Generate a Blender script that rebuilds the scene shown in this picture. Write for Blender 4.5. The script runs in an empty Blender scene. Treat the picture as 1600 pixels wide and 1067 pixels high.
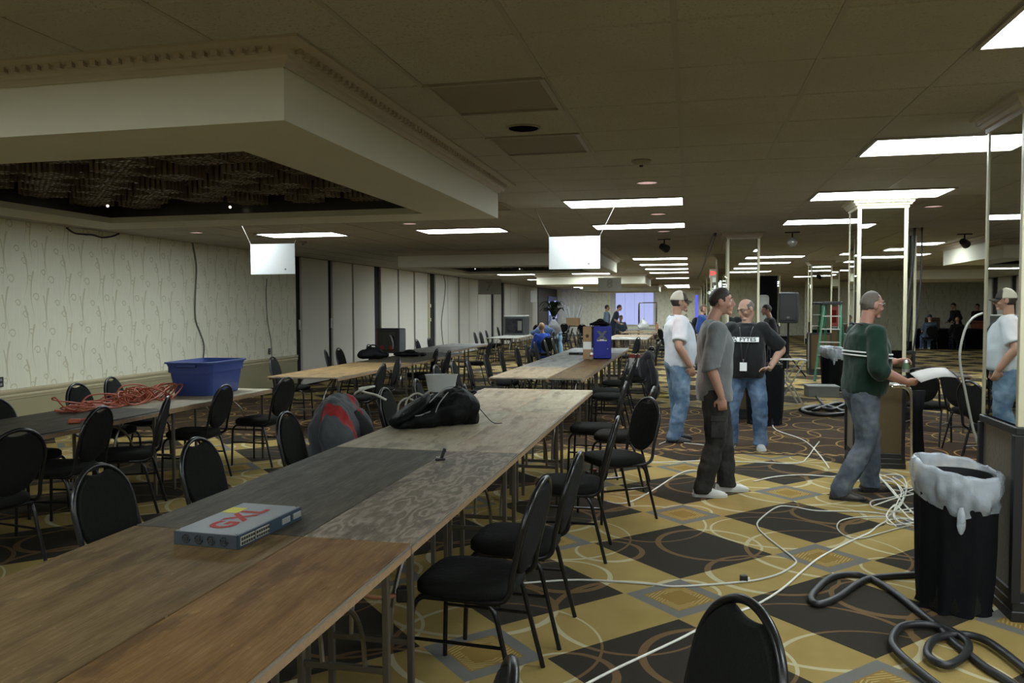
import bpy, bmesh, math, random
from mathutils import Vector, Matrix
from math import sin, cos, pi, radians, sqrt
random.seed(11)
S = bpy.context.scene
COL = S.collection

# ------------------------------------------------------------------ camera, world, exposure
EYE = Vector((0, 0, 1.65)); FPX, YAW, PIT, ROLL = 1243.8, .2212, .0425, -.0037
_R = Vector((cos(YAW), sin(YAW), 0)); _F = Vector((-sin(YAW), cos(YAW), 0)); _U = Vector((0, 0, 1))
_fw = _F*cos(PIT) - _U*sin(PIT); _up = _U*cos(PIT) + _F*sin(PIT)
_rr = _R*cos(ROLL) + _up*sin(ROLL); _uu = _up*cos(ROLL) - _R*sin(ROLL)
cam = bpy.data.cameras.new('camera'); cam.sensor_fit = 'HORIZONTAL'; cam.sensor_width = 36
cam.lens = FPX*36/1600; cam.clip_end = 200
camo = bpy.data.objects.new('camera', cam); COL.objects.link(camo)
camo.matrix_world = Matrix(((_rr.x, _uu.x, -_fw.x, 0), (_rr.y, _uu.y, -_fw.y, 0), (_rr.z, _uu.z, -_fw.z, EYE.z), (0, 0, 0, 1)))
S.camera = camo
w = bpy.data.worlds.new('world'); S.world = w; w.use_nodes = True
w.node_tree.nodes['Background'].inputs[0].default_value = (.5, .5, .45, 1)
w.node_tree.nodes['Background'].inputs[1].default_value = .02
vs = S.view_settings; vs.view_transform = 'Standard'; vs.look = 'None'; vs.gamma = 1; vs.use_curve_mapping = False
vs.exposure = 1.6
PANEL = 7.0        # radiance of the fluorescent ceiling panels

def at(px, py, z=None, X=None, Y=None):
    """world point seen at a pixel of the 1600x1067 photo, on a plane"""
    r = _rr*((px-800)/FPX) - _uu*((py-533.5)/FPX) + _fw
    t = (z-EYE.z)/r.z if z is not None else X/r.x if X is not None else Y/r.y
    return EYE + r*t

# ------------------------------------------------------------------ helpers
def tag(o, label=None, cat=None, group=None, kind=None):
    if label: o['label'] = label
    if cat: o['category'] = cat
    if group: o['group'] = group
    if kind: o['kind'] = kind
    return o
def thing(name, label, cat, loc=(0, 0, 0), rz=0, group=None, kind=None):
    o = bpy.data.objects.new(name, None); COL.objects.link(o); o.empty_display_size = .1
    o.location = loc; o.rotation_euler = (0, 0, rz)
    return tag(o, label, cat, group, kind)
def obj(name, bm, mat, parent=None, smooth=False, loc=None, rz=None):
    me = bpy.data.meshes.new(name); bmesh.ops.recalc_face_normals(bm, faces=bm.faces); bm.to_mesh(me); bm.free()
    for m in (mat if isinstance(mat, (list, tuple)) else [mat]): me.materials.append(m)
    if smooth:
        me.polygons.foreach_set('use_smooth', [True]*len(me.polygons))
        if smooth is not True: me.set_sharp_from_angle(angle=radians(smooth))
    return link(name, me, parent, loc, rz)
def link(name, me, parent=None, loc=None, rz=None):
    o = bpy.data.objects.new(name, me); COL.objects.link(o); o.parent = parent
    if loc is not None: o.location = loc
    if rz is not None: o.rotation_euler = (0, 0, rz)
    return o
def dup(root, parent=None, loc=None, rz=None, label=None, group=None):
    c = root.copy(); COL.objects.link(c); c.parent = parent
    if loc is not None: c.location = loc
    if rz is not None: c.rotation_euler = (0, 0, rz)
    if label: c['label'] = label
    if group: c['group'] = group
    for ch in KIDS(root): dup(ch, c)
    return c
def KIDS(o): return list(o.children)
def B(): return bmesh.new()
def box(bm, x0, x1, y0, y1, z0, z1, bev=0, seg=2, mi=0, M=None):
    n0 = len(bm.faces)
    r = bmesh.ops.create_cube(bm, size=1)
    T = Matrix.Translation(((x0+x1)/2, (y0+y1)/2, (z0+z1)/2)) @ Matrix.Diagonal((abs(x1-x0), abs(y1-y0), abs(z1-z0), 1))
    if M is not None: T = M @ T
    bmesh.ops.transform(bm, matrix=T, verts=r['verts'])
    if bev:
        es = list({e for v in r['verts'] for e in v.link_edges})
        bmesh.ops.bevel(bm, geom=es, offset=bev, segments=seg, profile=.5, affect='EDGES')
    if mi:
        for f in list(bm.faces)[n0:]: f.material_index = mi
    return bm
def ring(bm, pts): return [bm.verts.new(p) for p in pts]
def skin(bm, rings, closed=False, caps=True, mi=0):
    n = len(rings[0]); fs = []
    rr = rings + [rings[0]] if closed else rings
    for a, b in zip(rr, rr[1:]):
        for i in range(n):
            fs.append(bm.faces.new((a[i], a[(i+1) % n], b[(i+1) % n], b[i])))
    if caps and not closed:
        fs.append(bm.faces.new(rings[0][::-1])); fs.append(bm.faces.new(rings[-1]))
    for f in fs: f.material_index = mi
    return fs
def tube(bm, pts, r, n=8, closed=False, mi=0, flat=1.0):
    P = [Vector(p) for p in pts]; m = len(P); rs = r if isinstance(r, (list, tuple)) else [r]*m
    T = []
    for i in range(m):
        a = P[(i-1) % m] if closed or i > 0 else P[0]; b = P[(i+1) % m] if closed or i < m-1 else P[-1]
        d = b-a; T.append(d.normalized() if d.length > 1e-9 else Vector((0, 0, 1)))
    u = Vector((0, 0, 1)) if abs(T[0].z) < .9 else Vector((1, 0, 0))
    u = (u - T[0]*u.dot(T[0])).normalized(); R = []
    for i in range(m):
        u = u - T[i]*u.dot(T[i]); u = u.normalized() if u.length > 1e-9 else T[i].orthogonal().normalized()
        v = T[i].cross(u)
        R.append(ring(bm, [P[i] + (u*cos(2*pi*k/n)*flat + v*sin(2*pi*k/n))*rs[i] for k in range(n)]))
    skin(bm, R, closed, True, mi); return bm
def lathe(bm, prof, n=16, c=(0, 0, 0), mi=0):
    R = [ring(bm, [(c[0]+r*cos(2*pi*k/n), c[1]+r*sin(2*pi*k/n), c[2]+z) for k in range(n)]) for r, z in prof]
    skin(bm, R, mi=mi); return bm
def ell(bm, c, r, u=14, v=9, M=None, mi=0):
    n0 = len(bm.faces)
    q = bmesh.ops.create_uvsphere(bm, u_segments=u, v_segments=v, radius=1)
    T = Matrix.Translation(c) @ (M or Matrix()) @ Matrix.Diagonal((r[0], r[1], r[2], 1))
    bmesh.ops.transform(bm, matrix=T, verts=q['verts'])
    if mi:
        for f in list(bm.faces)[n0:]: f.material_index = mi
    return bm
def prism(bm, poly, a, b, ax='z', mi=0):
    f = {'z': lambda p, h: (p[0], p[1], h), 'y': lambda p, h: (p[0], h, p[1]), 'x': lambda p, h: (h, p[0], p[1])}[ax]
    skin(bm, [ring(bm, [f(p, a) for p in poly]), ring(bm, [f(p, b) for p in poly])], mi=mi); return bm
def cat(pts, n=6, closed=False):
    P = [Vector(p) for p in pts]; m = len(P); out = []
    for i in range(m if closed else m-1):
        p0 = P[(i-1) % m] if closed or i else P[0]; p1 = P[i]; p2 = P[(i+1) % m]
        p3 = P[(i+2) % m] if closed or i+2 < m else P[-1]
        for k in range(n):
            t = k/n
            out.append(.5*((2*p1) + (p2-p0)*t + (2*p0-5*p1+4*p2-p3)*t*t + (3*p1-p0-3*p2+p3)*t**3))
    if not closed: out.append(P[-1])
    return out
def remesh(bm, vox, it=2):
    me = bpy.data.meshes.new('tmp'); bmesh.ops.recalc_face_normals(bm, faces=bm.faces); bm.to_mesh(me); bm.free()
    o = bpy.data.objects.new('tmp', me); COL.objects.link(o)
    m = o.modifiers.new('r', 'REMESH'); m.mode = 'VOXEL'; m.voxel_size = vox; m.use_smooth_shade = True
    if it: s = o.modifiers.new('s', 'SMOOTH'); s.iterations = it; s.factor = .5
    dg = bpy.context.evaluated_depsgraph_get(); dg.update()
    new = bpy.data.meshes.new_from_object(o.evaluated_get(dg))
    bpy.data.objects.remove(o); bpy.data.meshes.remove(me)
    new.materials.clear(); return new
def text_bm(body, size, bold=0.0):
    c = bpy.data.curves.new('t', 'FONT'); c.body = body; c.size = size; c.align_x = 'CENTER'; c.align_y = 'CENTER'; c.offset = bold; c.space_character = 1+bold*25
    c.extrude = .0; c.resolution_u = 3
    o = bpy.data.objects.new('t', c); COL.objects.link(o)
    dg = bpy.context.evaluated_depsgraph_get(); dg.update()
    me = bpy.data.meshes.new_from_object(o.evaluated_get(dg)); bm = B(); bm.from_mesh(me)
    bpy.data.objects.remove(o); bpy.data.curves.remove(c); bpy.data.meshes.remove(me)
    return bm

# ------------------------------------------------------------------ materials
class NT:
    def __init__(s, name):
        s.m = bpy.data.materials.new(name); s.m.use_nodes = True; s.t = s.m.node_tree; s.n = s.t.nodes; s.b = s.n['Principled BSDF']
    def new(s, ty, **k):
        x = s.n.new(ty)
        for a, v in k.items(): setattr(x, a, v)
        return x
    def put(s, sock, v):
        if isinstance(v, bpy.types.NodeSocket): s.t.links.new(v, sock)
        elif v is not None: sock.default_value = v
    def m_(s, op, a, b=None, c=None):
        x = s.new('ShaderNodeMath', operation=op); s.put(x.inputs[0], a)
        if b is not None: s.put(x.inputs[1], b)
        if c is not None: s.put(x.inputs[2], c)
        return x.outputs[0]
    def add(s, a, b): return s.m_('ADD', a, b)
    def sub(s, a, b): return s.m_('SUBTRACT', a, b)
    def mul(s, a, b): return s.m_('MULTIPLY', a, b)
    def lt(s, a, b): return s.m_('LESS_THAN', a, b)
    def gt(s, a, b): return s.m_('GREATER_THAN', a, b)
    def mx(s, a, b): return s.m_('MAXIMUM', a, b)
    def mn(s, a, b): return s.m_('MINIMUM', a, b)
    def ab(s, a): return s.m_('ABSOLUTE', a)
    def cf(s, a): return s.sub(s.m_('FRACT', s.add(a, .5)), .5)      # centred fraction
    def ln(s, a, b): return s.m_('SQRT', s.add(s.mul(a, a), s.mul(b, b)))
    def xyz(s, src='Object'):
        if src == 'Position': o = s.new('ShaderNodeNewGeometry').outputs['Position']
        else: o = s.new('ShaderNodeTexCoord').outputs[src]
        x = s.new('ShaderNodeSeparateXYZ'); s.t.links.new(o, x.inputs[0]); return o, x.outputs[0], x.outputs[1], x.outputs[2]
    def comb(s, a, b, c):
        x = s.new('ShaderNodeCombineXYZ'); s.put(x.inputs[0], a); s.put(x.inputs[1], b); s.put(x.inputs[2], c); return x.outputs[0]
    def noise(s, vec, scale, det=3, rough=.55, out=0):
        x = s.new('ShaderNodeTexNoise'); s.put(x.inputs['Vector'], vec); x.inputs['Scale'].default_value = scale
        x.inputs['Detail'].default_value = det; x.inputs['Roughness'].default_value = rough; return x.outputs[out]
    def vscale(s, vec, v):
        x = s.new('ShaderNodeVectorMath', operation='MULTIPLY'); s.put(x.inputs[0], vec); x.inputs[1].default_value = v; return x.outputs[0]
    def mix(s, f, a, b, bt='MIX'):
        x = s.new('ShaderNodeMix', data_type='RGBA', blend_type=bt); s.put(x.inputs[0], f)
        for i, v in ((6, a), (7, b)): s.put(x.inputs[i], (*v, 1) if isinstance(v, (tuple, list)) and len(v) == 3 else v)
        return x.outputs[2]
    def ramp(s, f, stops):
        x = s.new('ShaderNodeValToRGB'); s.put(x.inputs[0], f); e = x.color_ramp.elements
        while len(e) < len(stops): e.new(.5)
        for k, (p, c) in zip(e, stops): k.position = p; k.color = (*c, 1)
        return x.outputs[0]
    def mr(s, v, a, b, c=0., d=1.):
        x = s.new('ShaderNodeMapRange'); s.put(x.inputs[0], v)
        for i, q in enumerate((a, b, c, d)): x.inputs[i+1].default_value = q
        return x.outputs[0]
    def col(s, v): s.put(s.b.inputs['Base Color'], (*v, 1) if isinstance(v, (tuple, list)) and len(v) == 3 else v)
    def bump(s, h, st=.3, d=.01):
        x = s.new('ShaderNodeBump'); x.inputs['Strength'].default_value = st; x.inputs['Distance'].default_value = d
        s.put(x.inputs['Height'], h); s.t.links.new(x.outputs[0], s.b.inputs['Normal'])
    def fin(s, rough=.6, metal=0., spec=None, sheen=None, **k):
        s.put(s.b.inputs['Roughness'], rough); s.put(s.b.inputs['Metallic'], metal)
        if spec is not None: s.b.inputs['Specular IOR Level'].default_value = spec
        if sheen: s.b.inputs['Sheen Weight'].default_value = sheen
        for a, v in k.items(): s.put(s.b.inputs[a.replace('_', ' ')], v)
        return s.m
_mc = {}
def mat(name, c, rough=.6, metal=0., var=.12, scale=8, bump=0., spec=None, **k):
    if name in _mc: return _mc[name]
    t = NT(name); v, *_ = t.xyz('Object'); n = t.noise(v, scale, 4)
    d = tuple(max(0, q*(1-var)) for q in c); l = tuple(min(1, q*(1+var)) for q in c)
    t.col(t.mix(n, d, l))
    if bump: t.bump(t.noise(v, scale*6, 3), bump, .004)
    _mc[name] = t.fin(rough, metal, spec, **k); return _mc[name]
def emit(name, c, st):
    if name in _mc: return _mc[name]
    t = NT(name); t.col((.8, .8, .8) if st > 4 else tuple(q*.3 for q in c)); t.b.inputs['Emission Color'].default_value = (*c, 1); t.b.inputs['Emission Strength'].default_value = st
    _mc[name] = t.fin(.5); return _mc[name]

def carpet():
    t = NT('carpet'); v, x, y, z = t.xyz('Position')
    u = t.mul(t.add(x, .055), 1/1.82); w_ = t.mul(t.sub(y, 5.495), 1/1.87)
    fs = t.ab(t.cf(t.add(u, w_))); ft = t.ab(t.cf(t.sub(u, w_)))
    dm = t.mx(fs, ft); dark = t.lt(dm, .327)
    sm = t.mx(t.sub(.5, fs), t.sub(.5, ft)); grey = t.lt(sm, .166); ins = t.lt(sm, .112)
    def cres(cu, cv, r, wd, ou, ov, e=1.0):
        a = t.cf(t.sub(u, cu)); b = t.mul(t.cf(t.sub(w_, cv)), e)
        d1 = t.ln(a, b); d2 = t.ln(t.sub(a, ou), t.sub(b, ov))
        return t.mul(t.lt(d1, r), t.gt(d2, r-wd))
    sw = None
    for a in ((.10, .08, .20, .016, .006, .0, 1.0), (.38, .30, .27, .015, -.006, .004, 1.2), (.62, .62, .16, .018, .0, .008, 1.0), (.86, .34, .24, .014, .005, -.004, .85),
              (.30, .78, .22, .016, .006, .004, 1.1), (.74, .92, .13, .016, -.006, .003, 1.0), (.52, .06, .29, .012, .004, .004, 1.0), (.02, .56, .11, .016, .005, -.004, 1.0)):
        c = cres(*a); sw = c if sw is None else t.mx(sw, c)
    g1 = t.noise(v, 260, 2); g2 = t.noise(v, 2.2, 3)
    gold = t.mix(g1, (.235, .168, .056), (.37, .272, .10)); gold = t.mix(t.mr(g2, .35, .7), gold, (.25, .178, .056))
    cream = (.41, .36, .225)
    dk = t.mix(g1, (.016, .013, .010), (.042, .036, .026)); brn = (.13, .08, .036)
    c = t.mix(sw, gold, cream); c = t.mix(dark, c, t.mix(sw, dk, brn))
    # wreath of little leaves inside the small diamonds
    lf = t.mul(t.gt(t.m_('SINE', t.mul(t.add(fs, t.mul(ft, 2.6)), 150)), .25), t.mul(t.gt(sm, .066), t.lt(sm, .104)))
    inner = t.mix(lf, t.mix(g1, (.17, .105, .023), (.25, .16, .042)), (.33, .245, .095))
    gr = t.mix(g1, (.10, .097, .09), (.17, .163, .148))
    c = t.mix(grey, c, t.mix(ins, gr, inner))
    # ring carpet cross aisle and its border
    rg = None
    for cu, cv, r in ((.1, .1, .17), (.35, .3, .21), (.7, .15, .18), (.55, .6, .22), (.9, .7, .19), (.2, .75, .20), (.8, .45, .15), (.42, .92, .14)):
        a = t.cf(t.sub(t.mul(x, 1/1.5), cu)); b = t.cf(t.sub(t.mul(y, 1/1.9), cv))
        q = t.lt(t.ab(t.sub(t.ln(a, b), r)), .0068); rg = q if rg is None else t.mx(rg, q)
    bk = t.mix(g1, (.03, .019, .012), (.07, .047, .031)); rc = t.mix(rg, bk, (.27, .17, .06))
    inr = t.mul(t.gt(y, 9.28), t.lt(y, 13.25))
    c = t.mix(inr, c, rc)
    b1 = t.mul(t.gt(y, 9.22), t.lt(y, 9.50)); sc = t.mul(t.gt(t.m_('SINE', t.add(t.mul(x, 42), t.mul(t.m_('SINE', t.mul(y, 55)), 1.8))), .0), t.lt(t.ab(t.sub(y, 9.36)), .06))
    c = t.mix(b1, c, t.mix(sc, (.05, .034, .022), (.30, .2, .085)))
    t.col(c); t.bump(g1, .35, .006); return t.fin(.95, 0, .1)
def wallpaper():
    t = NT('wallpaper'); v, x, y, z = t.xyz('Position')
    p = t.mul(t.add(x, y), 1/.62)
    q = t.mul(z, 1/.66)
    vine = None
    for o, oz, s, amp, wd in ((.05, .0, 1.0, .10, .012), (.38, .35, -1, .12, .011), (.66, .7, 1, .09, .012), (.86, .15, -1, .08, .008)):
        zz = t.m_('FRACT', t.add(q, oz))
        ww = t.mul(t.m_('SINE', t.mul(zz, pi)), amp*s)
        a = t.ab(t.cf(t.sub(t.add(p, ww), o)))
        st = t.mul(t.lt(a, t.mul(zz, wd*2.2)), t.lt(zz, .92)); vine = st if vine is None else t.mx(vine, st)
    for cu, cv, r in ((.10, .06, .062), (.43, .40, .055), (.70, .73, .06), (.9, .2, .045), (.25, .62, .05), (.56, .08, .045)):
        a = t.cf(t.sub(p, cu)); b = t.cf(t.sub(q, cv)); d = t.ln(a, b)
        th = t.m_('ARCTAN2', b, a); rr = t.add(r, t.mul(th, r*.12))
        vine = t.mx(vine, t.lt(t.ab(t.sub(d, rr)), .011))
    n = t.noise(t.vscale(v, (1, 30, 1.2)), 4, 4); n2 = t.noise(t.vscale(v, (1, 8, .4)), 6, 2)
    base = t.mix(n, (.64, .625, .49), (.83, .815, .67)); base = t.mix(t.mr(n2, .45, .75), base, (.70, .67, .53))
    t.col(t.mix(t.mul(vine, .5), base, (.40, .355, .18))); t.bump(n, .15, .003); return t.fin(.75, 0, .25)
def ceiling_tile():
    t = NT('acoustic_tile'); v, *_ = t.xyz('Position')
    a = t.noise(v, 95, 2, .6); b = t.noise(v, 1.3, 3); pit = t.mr(a, .34, .42)
    c = t.mix(pit, (.28, .262, .222), (.40, .378, .322)); c = t.mix(t.mr(b, .4, .75), c, (.35, .33, .275))
    t.col(c); t.bump(a, .3, .004); return t.fin(.95, 0, .1)
def wood(name, c0, c1, c2, gr=1.0, scr=.5, wavy=False):
    t = NT(name); v, x, y, z = t.xyz('Object')
    blot = t.noise(t.vscale(v, (1.6, .8, 1)), 2.4, 5, .6); f = t.noise(t.vscale(v, (70, 3.5, 10)), 3, 3, .6); st = t.noise(t.vscale(v, (1.3, .55, 1)), 5.5, 4, .62)
    g = t.noise(t.vscale(v, (5.5*gr, .8*gr, 4)), 3.0, 5, .62)
    c = t.ramp(g, [(.30, c0), (.48, c1), (.70, c2)]); c = t.mix(t.mr(f, .35, .65, 0, .45), c, c0)
    if wavy:
        wv = t.m_('SINE', t.add(t.mul(t.noise(t.vscale(v, (1.6, .5, 1)), 3.2, 4, .5), 75), t.mul(x, 14)))
        c = t.mix(t.mr(wv, .1, .8, 0, .75), c, c2); c = t.mix(t.mr(wv, -.5, -.95, 0, .55), c, c0)
    c = t.mix(t.mr(blot, .55, .75, 0, .6), c, tuple(q*.55 for q in c1)); c = t.mix(t.mr(st, .56, .64, 0, .62), c, tuple(q*.36 for q in c1))
    sc = t.mr(t.noise(t.vscale(v, (30, 7, 3)), 2.6, 5, .75), .645, .70); c = t.mix(t.mul(sc, scr), c, tuple(min(1, q*1.6+.08) for q in c2))
    t.col(c); t.bump(g, .10, .003); return t.fin(t.mr(f, .2, .8, .5, .7), 0, .25)
def cloth(name, c, rough=.9, wr=.5, sc=7, var=.18, sheen=.2):
    t = NT(name); v, *_ = t.xyz('Object'); n = t.noise(t.vscale(v, (1, 1, .6)), sc, 4, .5); f = t.noise(v, 240, 2)
    d = tuple(q*(1-var) for q in c); l = tuple(min(1, q*(1+var)) for q in c)
    t.col(t.mix(f, d, l)); t.bump(n, wr, .03); return t.fin(rough, 0, .15, sheen)
def denim(name, c, fade):
    t = NT(name); v, x, y, z = t.xyz('Object'); n = t.noise(v, 5, 3); f = t.noise(t.vscale(v, (1, 1, .3)), 150, 2)
    cc = t.mix(t.mr(n, .42, .68), c, fade); cc = t.mix(t.mul(f, .35), cc, tuple(q*.6 for q in c))
    t.col(cc); t.bump(t.noise(t.vscale(v, (1, 1, .7)), 9, 4), .6, .03); return t.fin(.9, 0, .2)
M = {}
M['carpet'] = carpet(); M['paper'] = wallpaper(); M['tile'] = ceiling_tile()
M['tbar'] = mat('ceiling_grid', (.30, .275, .225), .6, 0, .06)
M['plaster'] = mat('cream_plaster', (.60, .58, .46), .75, 0, .04, 3, .05)
M['crown'] = mat('crown_moulding', (.38, .325, .25), .6, 0, .08, 5)
M['olive'] = mat('olive_wainscot', (.30, .27, .15), .6, 0, .06, 4)
M['rail'] = mat('chair_rail', (.42, .37, .23), .5, 0, .06, 4)
M['panelcloth'] = cloth('partition_fabric', (.60, .575, .51), .9, .05, 30, .10)
M['blk'] = mat('black_metal', (.007, .007, .008), .28, .0, .2)
M['blkpl'] = mat('black_plastic', (.014, .014, .015), .45, 0, .2)
M['dark'] = mat('dark_gap', (.008, .008, .008), .9)
M['chrome'] = mat('chrome', (.75, .75, .74), .16, 1, .03)
M['steel'] = mat('dull_steel', (.34, .33, .30), .36, 1, .1)
M['legmetal'] = mat('table_leg_metal', (.15, .135, .11), .42, .7, .12)
M['alu'] = mat('aluminium_edge', (.62, .61, .58), .32, .8, .08)
M['fabric'] = cloth('black_upholstery', (.011, .0115, .010), .95, .15, 40, .8, 0)
M['mirror'] = mat('column_mirror', (.80, .83, .78), .012, 1, .02)
M['gold'] = mat('brass_trim', (.60, .56, .40), .4, .1, .05)
M['white'] = mat('white_board', (.80, .82, .82), .5, 0, .02)
M['grey'] = mat('grey_plastic', (.22, .23, .23), .5, 0, .1)
M['paperw'] = mat('paper_white', (.75, .74, .70), .7, 0, .04)
M['cable'] = mat('grey_cable', (.50, .49, .43), .5, 0, .1, 20)
M['cableW'] = mat('white_cable', (.68, .66, .58), .5, 0, .08, 20)
M['rubber'] = mat('black_rubber', (.016, .016, .017), .42, 0, .2)
M['orange'] = mat('orange_cord', (.46, .105, .05), .5, 0, .2, 30)
M['card'] = mat('cardboard', (.36, .23, .12), .8, 0, .12)
M['blackcloth'] = cloth('black_drape', (.005, .005, .006), .95, .6, 9, .3, 0)
M['ply'] = mat('plywood_edge', (.34, .22, .12), .6, 0, .35, 40)
M['panel'] = emit('fluorescent_panel', (.88, .98, 1.0), PANEL)
# ------------------------------------------------------------------ the room
CZ = 2.735
XG = lambda k: -.0698 + .61*k
YG = lambda k: 2.5225 + .61*k
def slab(name, x0, x1, y0, y1, z0, z1, m, parent=None, kind='structure', bev=0):
    o = obj(name, box(B(), x0, x1, y0, y1, z0, z1, bev), m, parent)
    if parent is None: tag(o, kind=kind)
    return o
XL, XR, YB, YF = -8.0, 12.5, -9.0, 48.0
slab('floor', XL-.2, XR+.2, YB-.2, YF+.2, -.1, 0, M['carpet'])
ceil_o = slab('ceiling', XL-.2, XR+.2, YB-.2, YF+.2, CZ+.02, CZ+.12, M['dark'])
# wallpapered left wall with chair rail and olive wainscot
wl = slab('wall_left', XL-.12, XL, YB, 15.15, 0, CZ+.02, M['paper'])
slab('wainscot', XL, XL+.012, YB, 15.15, .10, .56, M['olive'], wl)
bm = B()
prof = [(0, .56), (.018, .565), (.022, .585), (.03, .60), (.03, .615), (.022, .625), (.03, .64), (.036, .655), (.036, .672), (.028, .68), (0, .69)]
prism(bm, prof, YB, 15.15, 'y')
for v in bm.verts: v.co.x += XL
tag(obj('trim_1', bm, M['rail']), kind='structure')
slab('baseboard_left', XL, XL+.02, YB, 15.15, 0, .10, M['dark'])
def wall(name, *a):
    return slab(name, *a, M['paper'])
wall('wall_back', XL-.1, XR+.1, YB-.12, YB, 0, CZ+.02); wall('wall_right', XR, XR+.12, YB, YF, 0, CZ+.02)
wall('wall_far', XL-.1, XR+.1, YF, YF+.12, 0, CZ+.02)
wall('wall_side', 4.9, XR, 37.0, 37.15, 0, CZ+.02)
slab('baseboard_back', XL, XR, YB, YB+.03, 0, .3, M['dark']); slab('baseboard_side', 4.9, XR, 36.96, 37, 0, .25, M['dark'])
# folding partition: panels with dark joints, on a dark carrier
wp = slab('wall_partition', XL-.16, XL-.06, 15.15, YF, 0, CZ+.02, M['dark'])
PY = [(15.42, 16.68), (16.90, 17.97), (18.07, 19.37), (19.82, 21.05), (21.17, 22.36), (22.50, 23.64), (24.45, 25.73), (25.78, 26.98), (27.22, 28.34), (28.40, 29.60), (29.66, 30.9),
      (30.95, 31.72), (32.24, 33.50), (34.1, 35.3), (35.36, 36.9), (36.96, 38.6), (38.66, 40.3), (40.36, 41.8)]
for a, b in PY:
    obj('partition_panel', box(B(), XL-.06, XL, a, b, .03, CZ-.01, .012), M['panelcloth'], wp)
for y in (23.72,): obj('jamb', box(B(), XL-.06, XL+.01, 23.66, 23.84, .02, CZ-.02), M['rail'], wp)
for y, z in ((23.75, 1.72), (23.75, 1.28)): obj('latch', box(B(), XL, XL+.05, y-.05, y+.08, z-.05, z+.05, .01), M['gold'], wp)
for y in (15.28, 16.79): obj('pull_handle', box(B(), XL-.02, XL+.02, y-.03, y+.03, 1.2, 1.42, .008), M['steel'], wp)
slab('wall_entry', XL-.05, XL+.02, 41.9, YF, 0, CZ, mat('dark_brown_panelling', (.035, .026, .02), .6))
obj('door_1', box(B(), XL+.02, XL+.06, 44.8, 48.0, 0, 2.3, .01), mat('blue_lit_glass', (.10, .12, .30), .25), None)
d1 = bpy.data.objects['door_1']; tag(d1, kind='structure')
for a, b, z0, z1 in ((45.0, 45.5, 1.2, 2.0), (45.8, 46.3, .75, 1.35), (46.7, 47.7, 1.0, 2.05), (46.2, 47.2, .35, .95)):
    obj('lit_pane', box(B(), XL+.06, XL+.075, a, b, z0, z1, .004), emit('bluish_daylight_glass', (.40, .46, 1.0), .26), d1)
# far window / projection glow and blue strip on the far wall
w1 = tag(obj('window_1', box(B(), -4.72, -2.05, YF-.06, YF, .55, 2.56), mat('window_frame', (.55, .54, .5), .5)), kind='structure')
for i in range(4):
    x0 = -4.4 + i*.56
    obj('pane', box(B(), x0, x0+.545, YF-.075, YF-.06, .62, 2.50), emit('bluish_window', (.48, .54, .95), .25), w1)
w2 = tag(obj('window_2', box(B(), .22, .42, YF-.05, YF, .55, 2.6), M['gold']), kind='structure')
obj('pane', box(B(), .25, .39, YF-.07, YF-.05, .7, 2.35), emit('blue_strip_glass', (.12, .14, 1.0), .3), w2)

# ------------------------------------------------------------------ ceiling lights, tiles, runners
def proj(p):
    v = Vector(p)-EYE; z = v.dot(_fw)
    if z < .05: return None
    return 800+FPX*v.dot(_rr)/z, 533.5-FPX*v.dot(_uu)/z
used = set()
LIGHTS = []
def grid_light(kx, ky): LIGHTS.append((kx, ky)); used.update({(kx, ky), (kx+1, ky)})
SOF = [(-5.6, -1.65, 3.05, 6.8), (-5.5, -1.65, 14.5, 18.2), (-5.0, -1.45, 26.0, 29.7), (-5.0, -1.5, 37.5, 41.2), (4.5, 8.5, 12.6, 16.0), (6.2, 10.2, 23.9, 27.2)]
def in_sof(x0, x1, y0, y1, m=.16):
    return any(x1 > a-m and x0 < b+m and y1 > c-m and y0 < d+m for a, b, c, d in SOF)
for kx in (-10, -6, -2, 2, 6, 10):
    for ky in range(-15, 73, 4):
        x0, y0 = XG(kx), YG(ky)
        if in_sof(x0, x0+1.22, y0, y0+.61): continue
        if kx == -2 and -1 < y0 < 7.5: continue
        if kx in (-6, -10) and 1 < y0 < 7.5: continue
        if kx == -6 and 1 < y0 < 9: continue
        if kx < 6 and 12 < y0 < 16.5: continue
        if kx in (-6, -10) and y0 < -5: continue
        if kx >= 2 and y0 < -3: continue
        n_ = round((y0-.69)/2.44)
        if kx == -2 and n_ in (11, 13, 14, 15): continue
        if kx in (2, 6) and n_ > 7 and n_ % 2: continue
        if kx in (-6, -10) and 12 < n_ < 15 and n_ % 2: continue
        if kx == 6 and 5 < y0 < 9: continue
        if kx == 10 and (-2 < y0 < 9 or (y0 > 20 and (ky+11)//4 % 2)): continue  # far panels of the rightmost lane are added to brighten the group there
        if (kx == 10 and y0 > 33) or (kx == 6 and y0 > 34): continue
        grid_light(kx, ky)
grid_light(5, 20); grid_light(5, 24)
fr = B(); box(fr, 0, 1.22, 0, .61, CZ-.004, CZ+.02)
bm = B(); W, D = 1.22, .61
for a in ((.0, W, 0, .022), (0, W, D-.022, D), (0, .022, .022, D-.022), (W-.022, W, .022, D-.022)): box(bm, a[0], a[1], a[2], a[3], CZ-.016, CZ+.02)
fr.free()
lt0 = None
ORD = ['nearest', 'second nearest', 'third nearest', 'fourth nearest', 'fifth nearest', 'sixth nearest', 'seventh', 'eighth', 'ninth', 'tenth', 'eleventh', 'twelfth', 'thirteenth', 'fourteenth', 'fifteenth', 'sixteenth', 'seventeenth', 'eighteenth', 'nineteenth', 'twentieth']
_seen = {}
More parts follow.
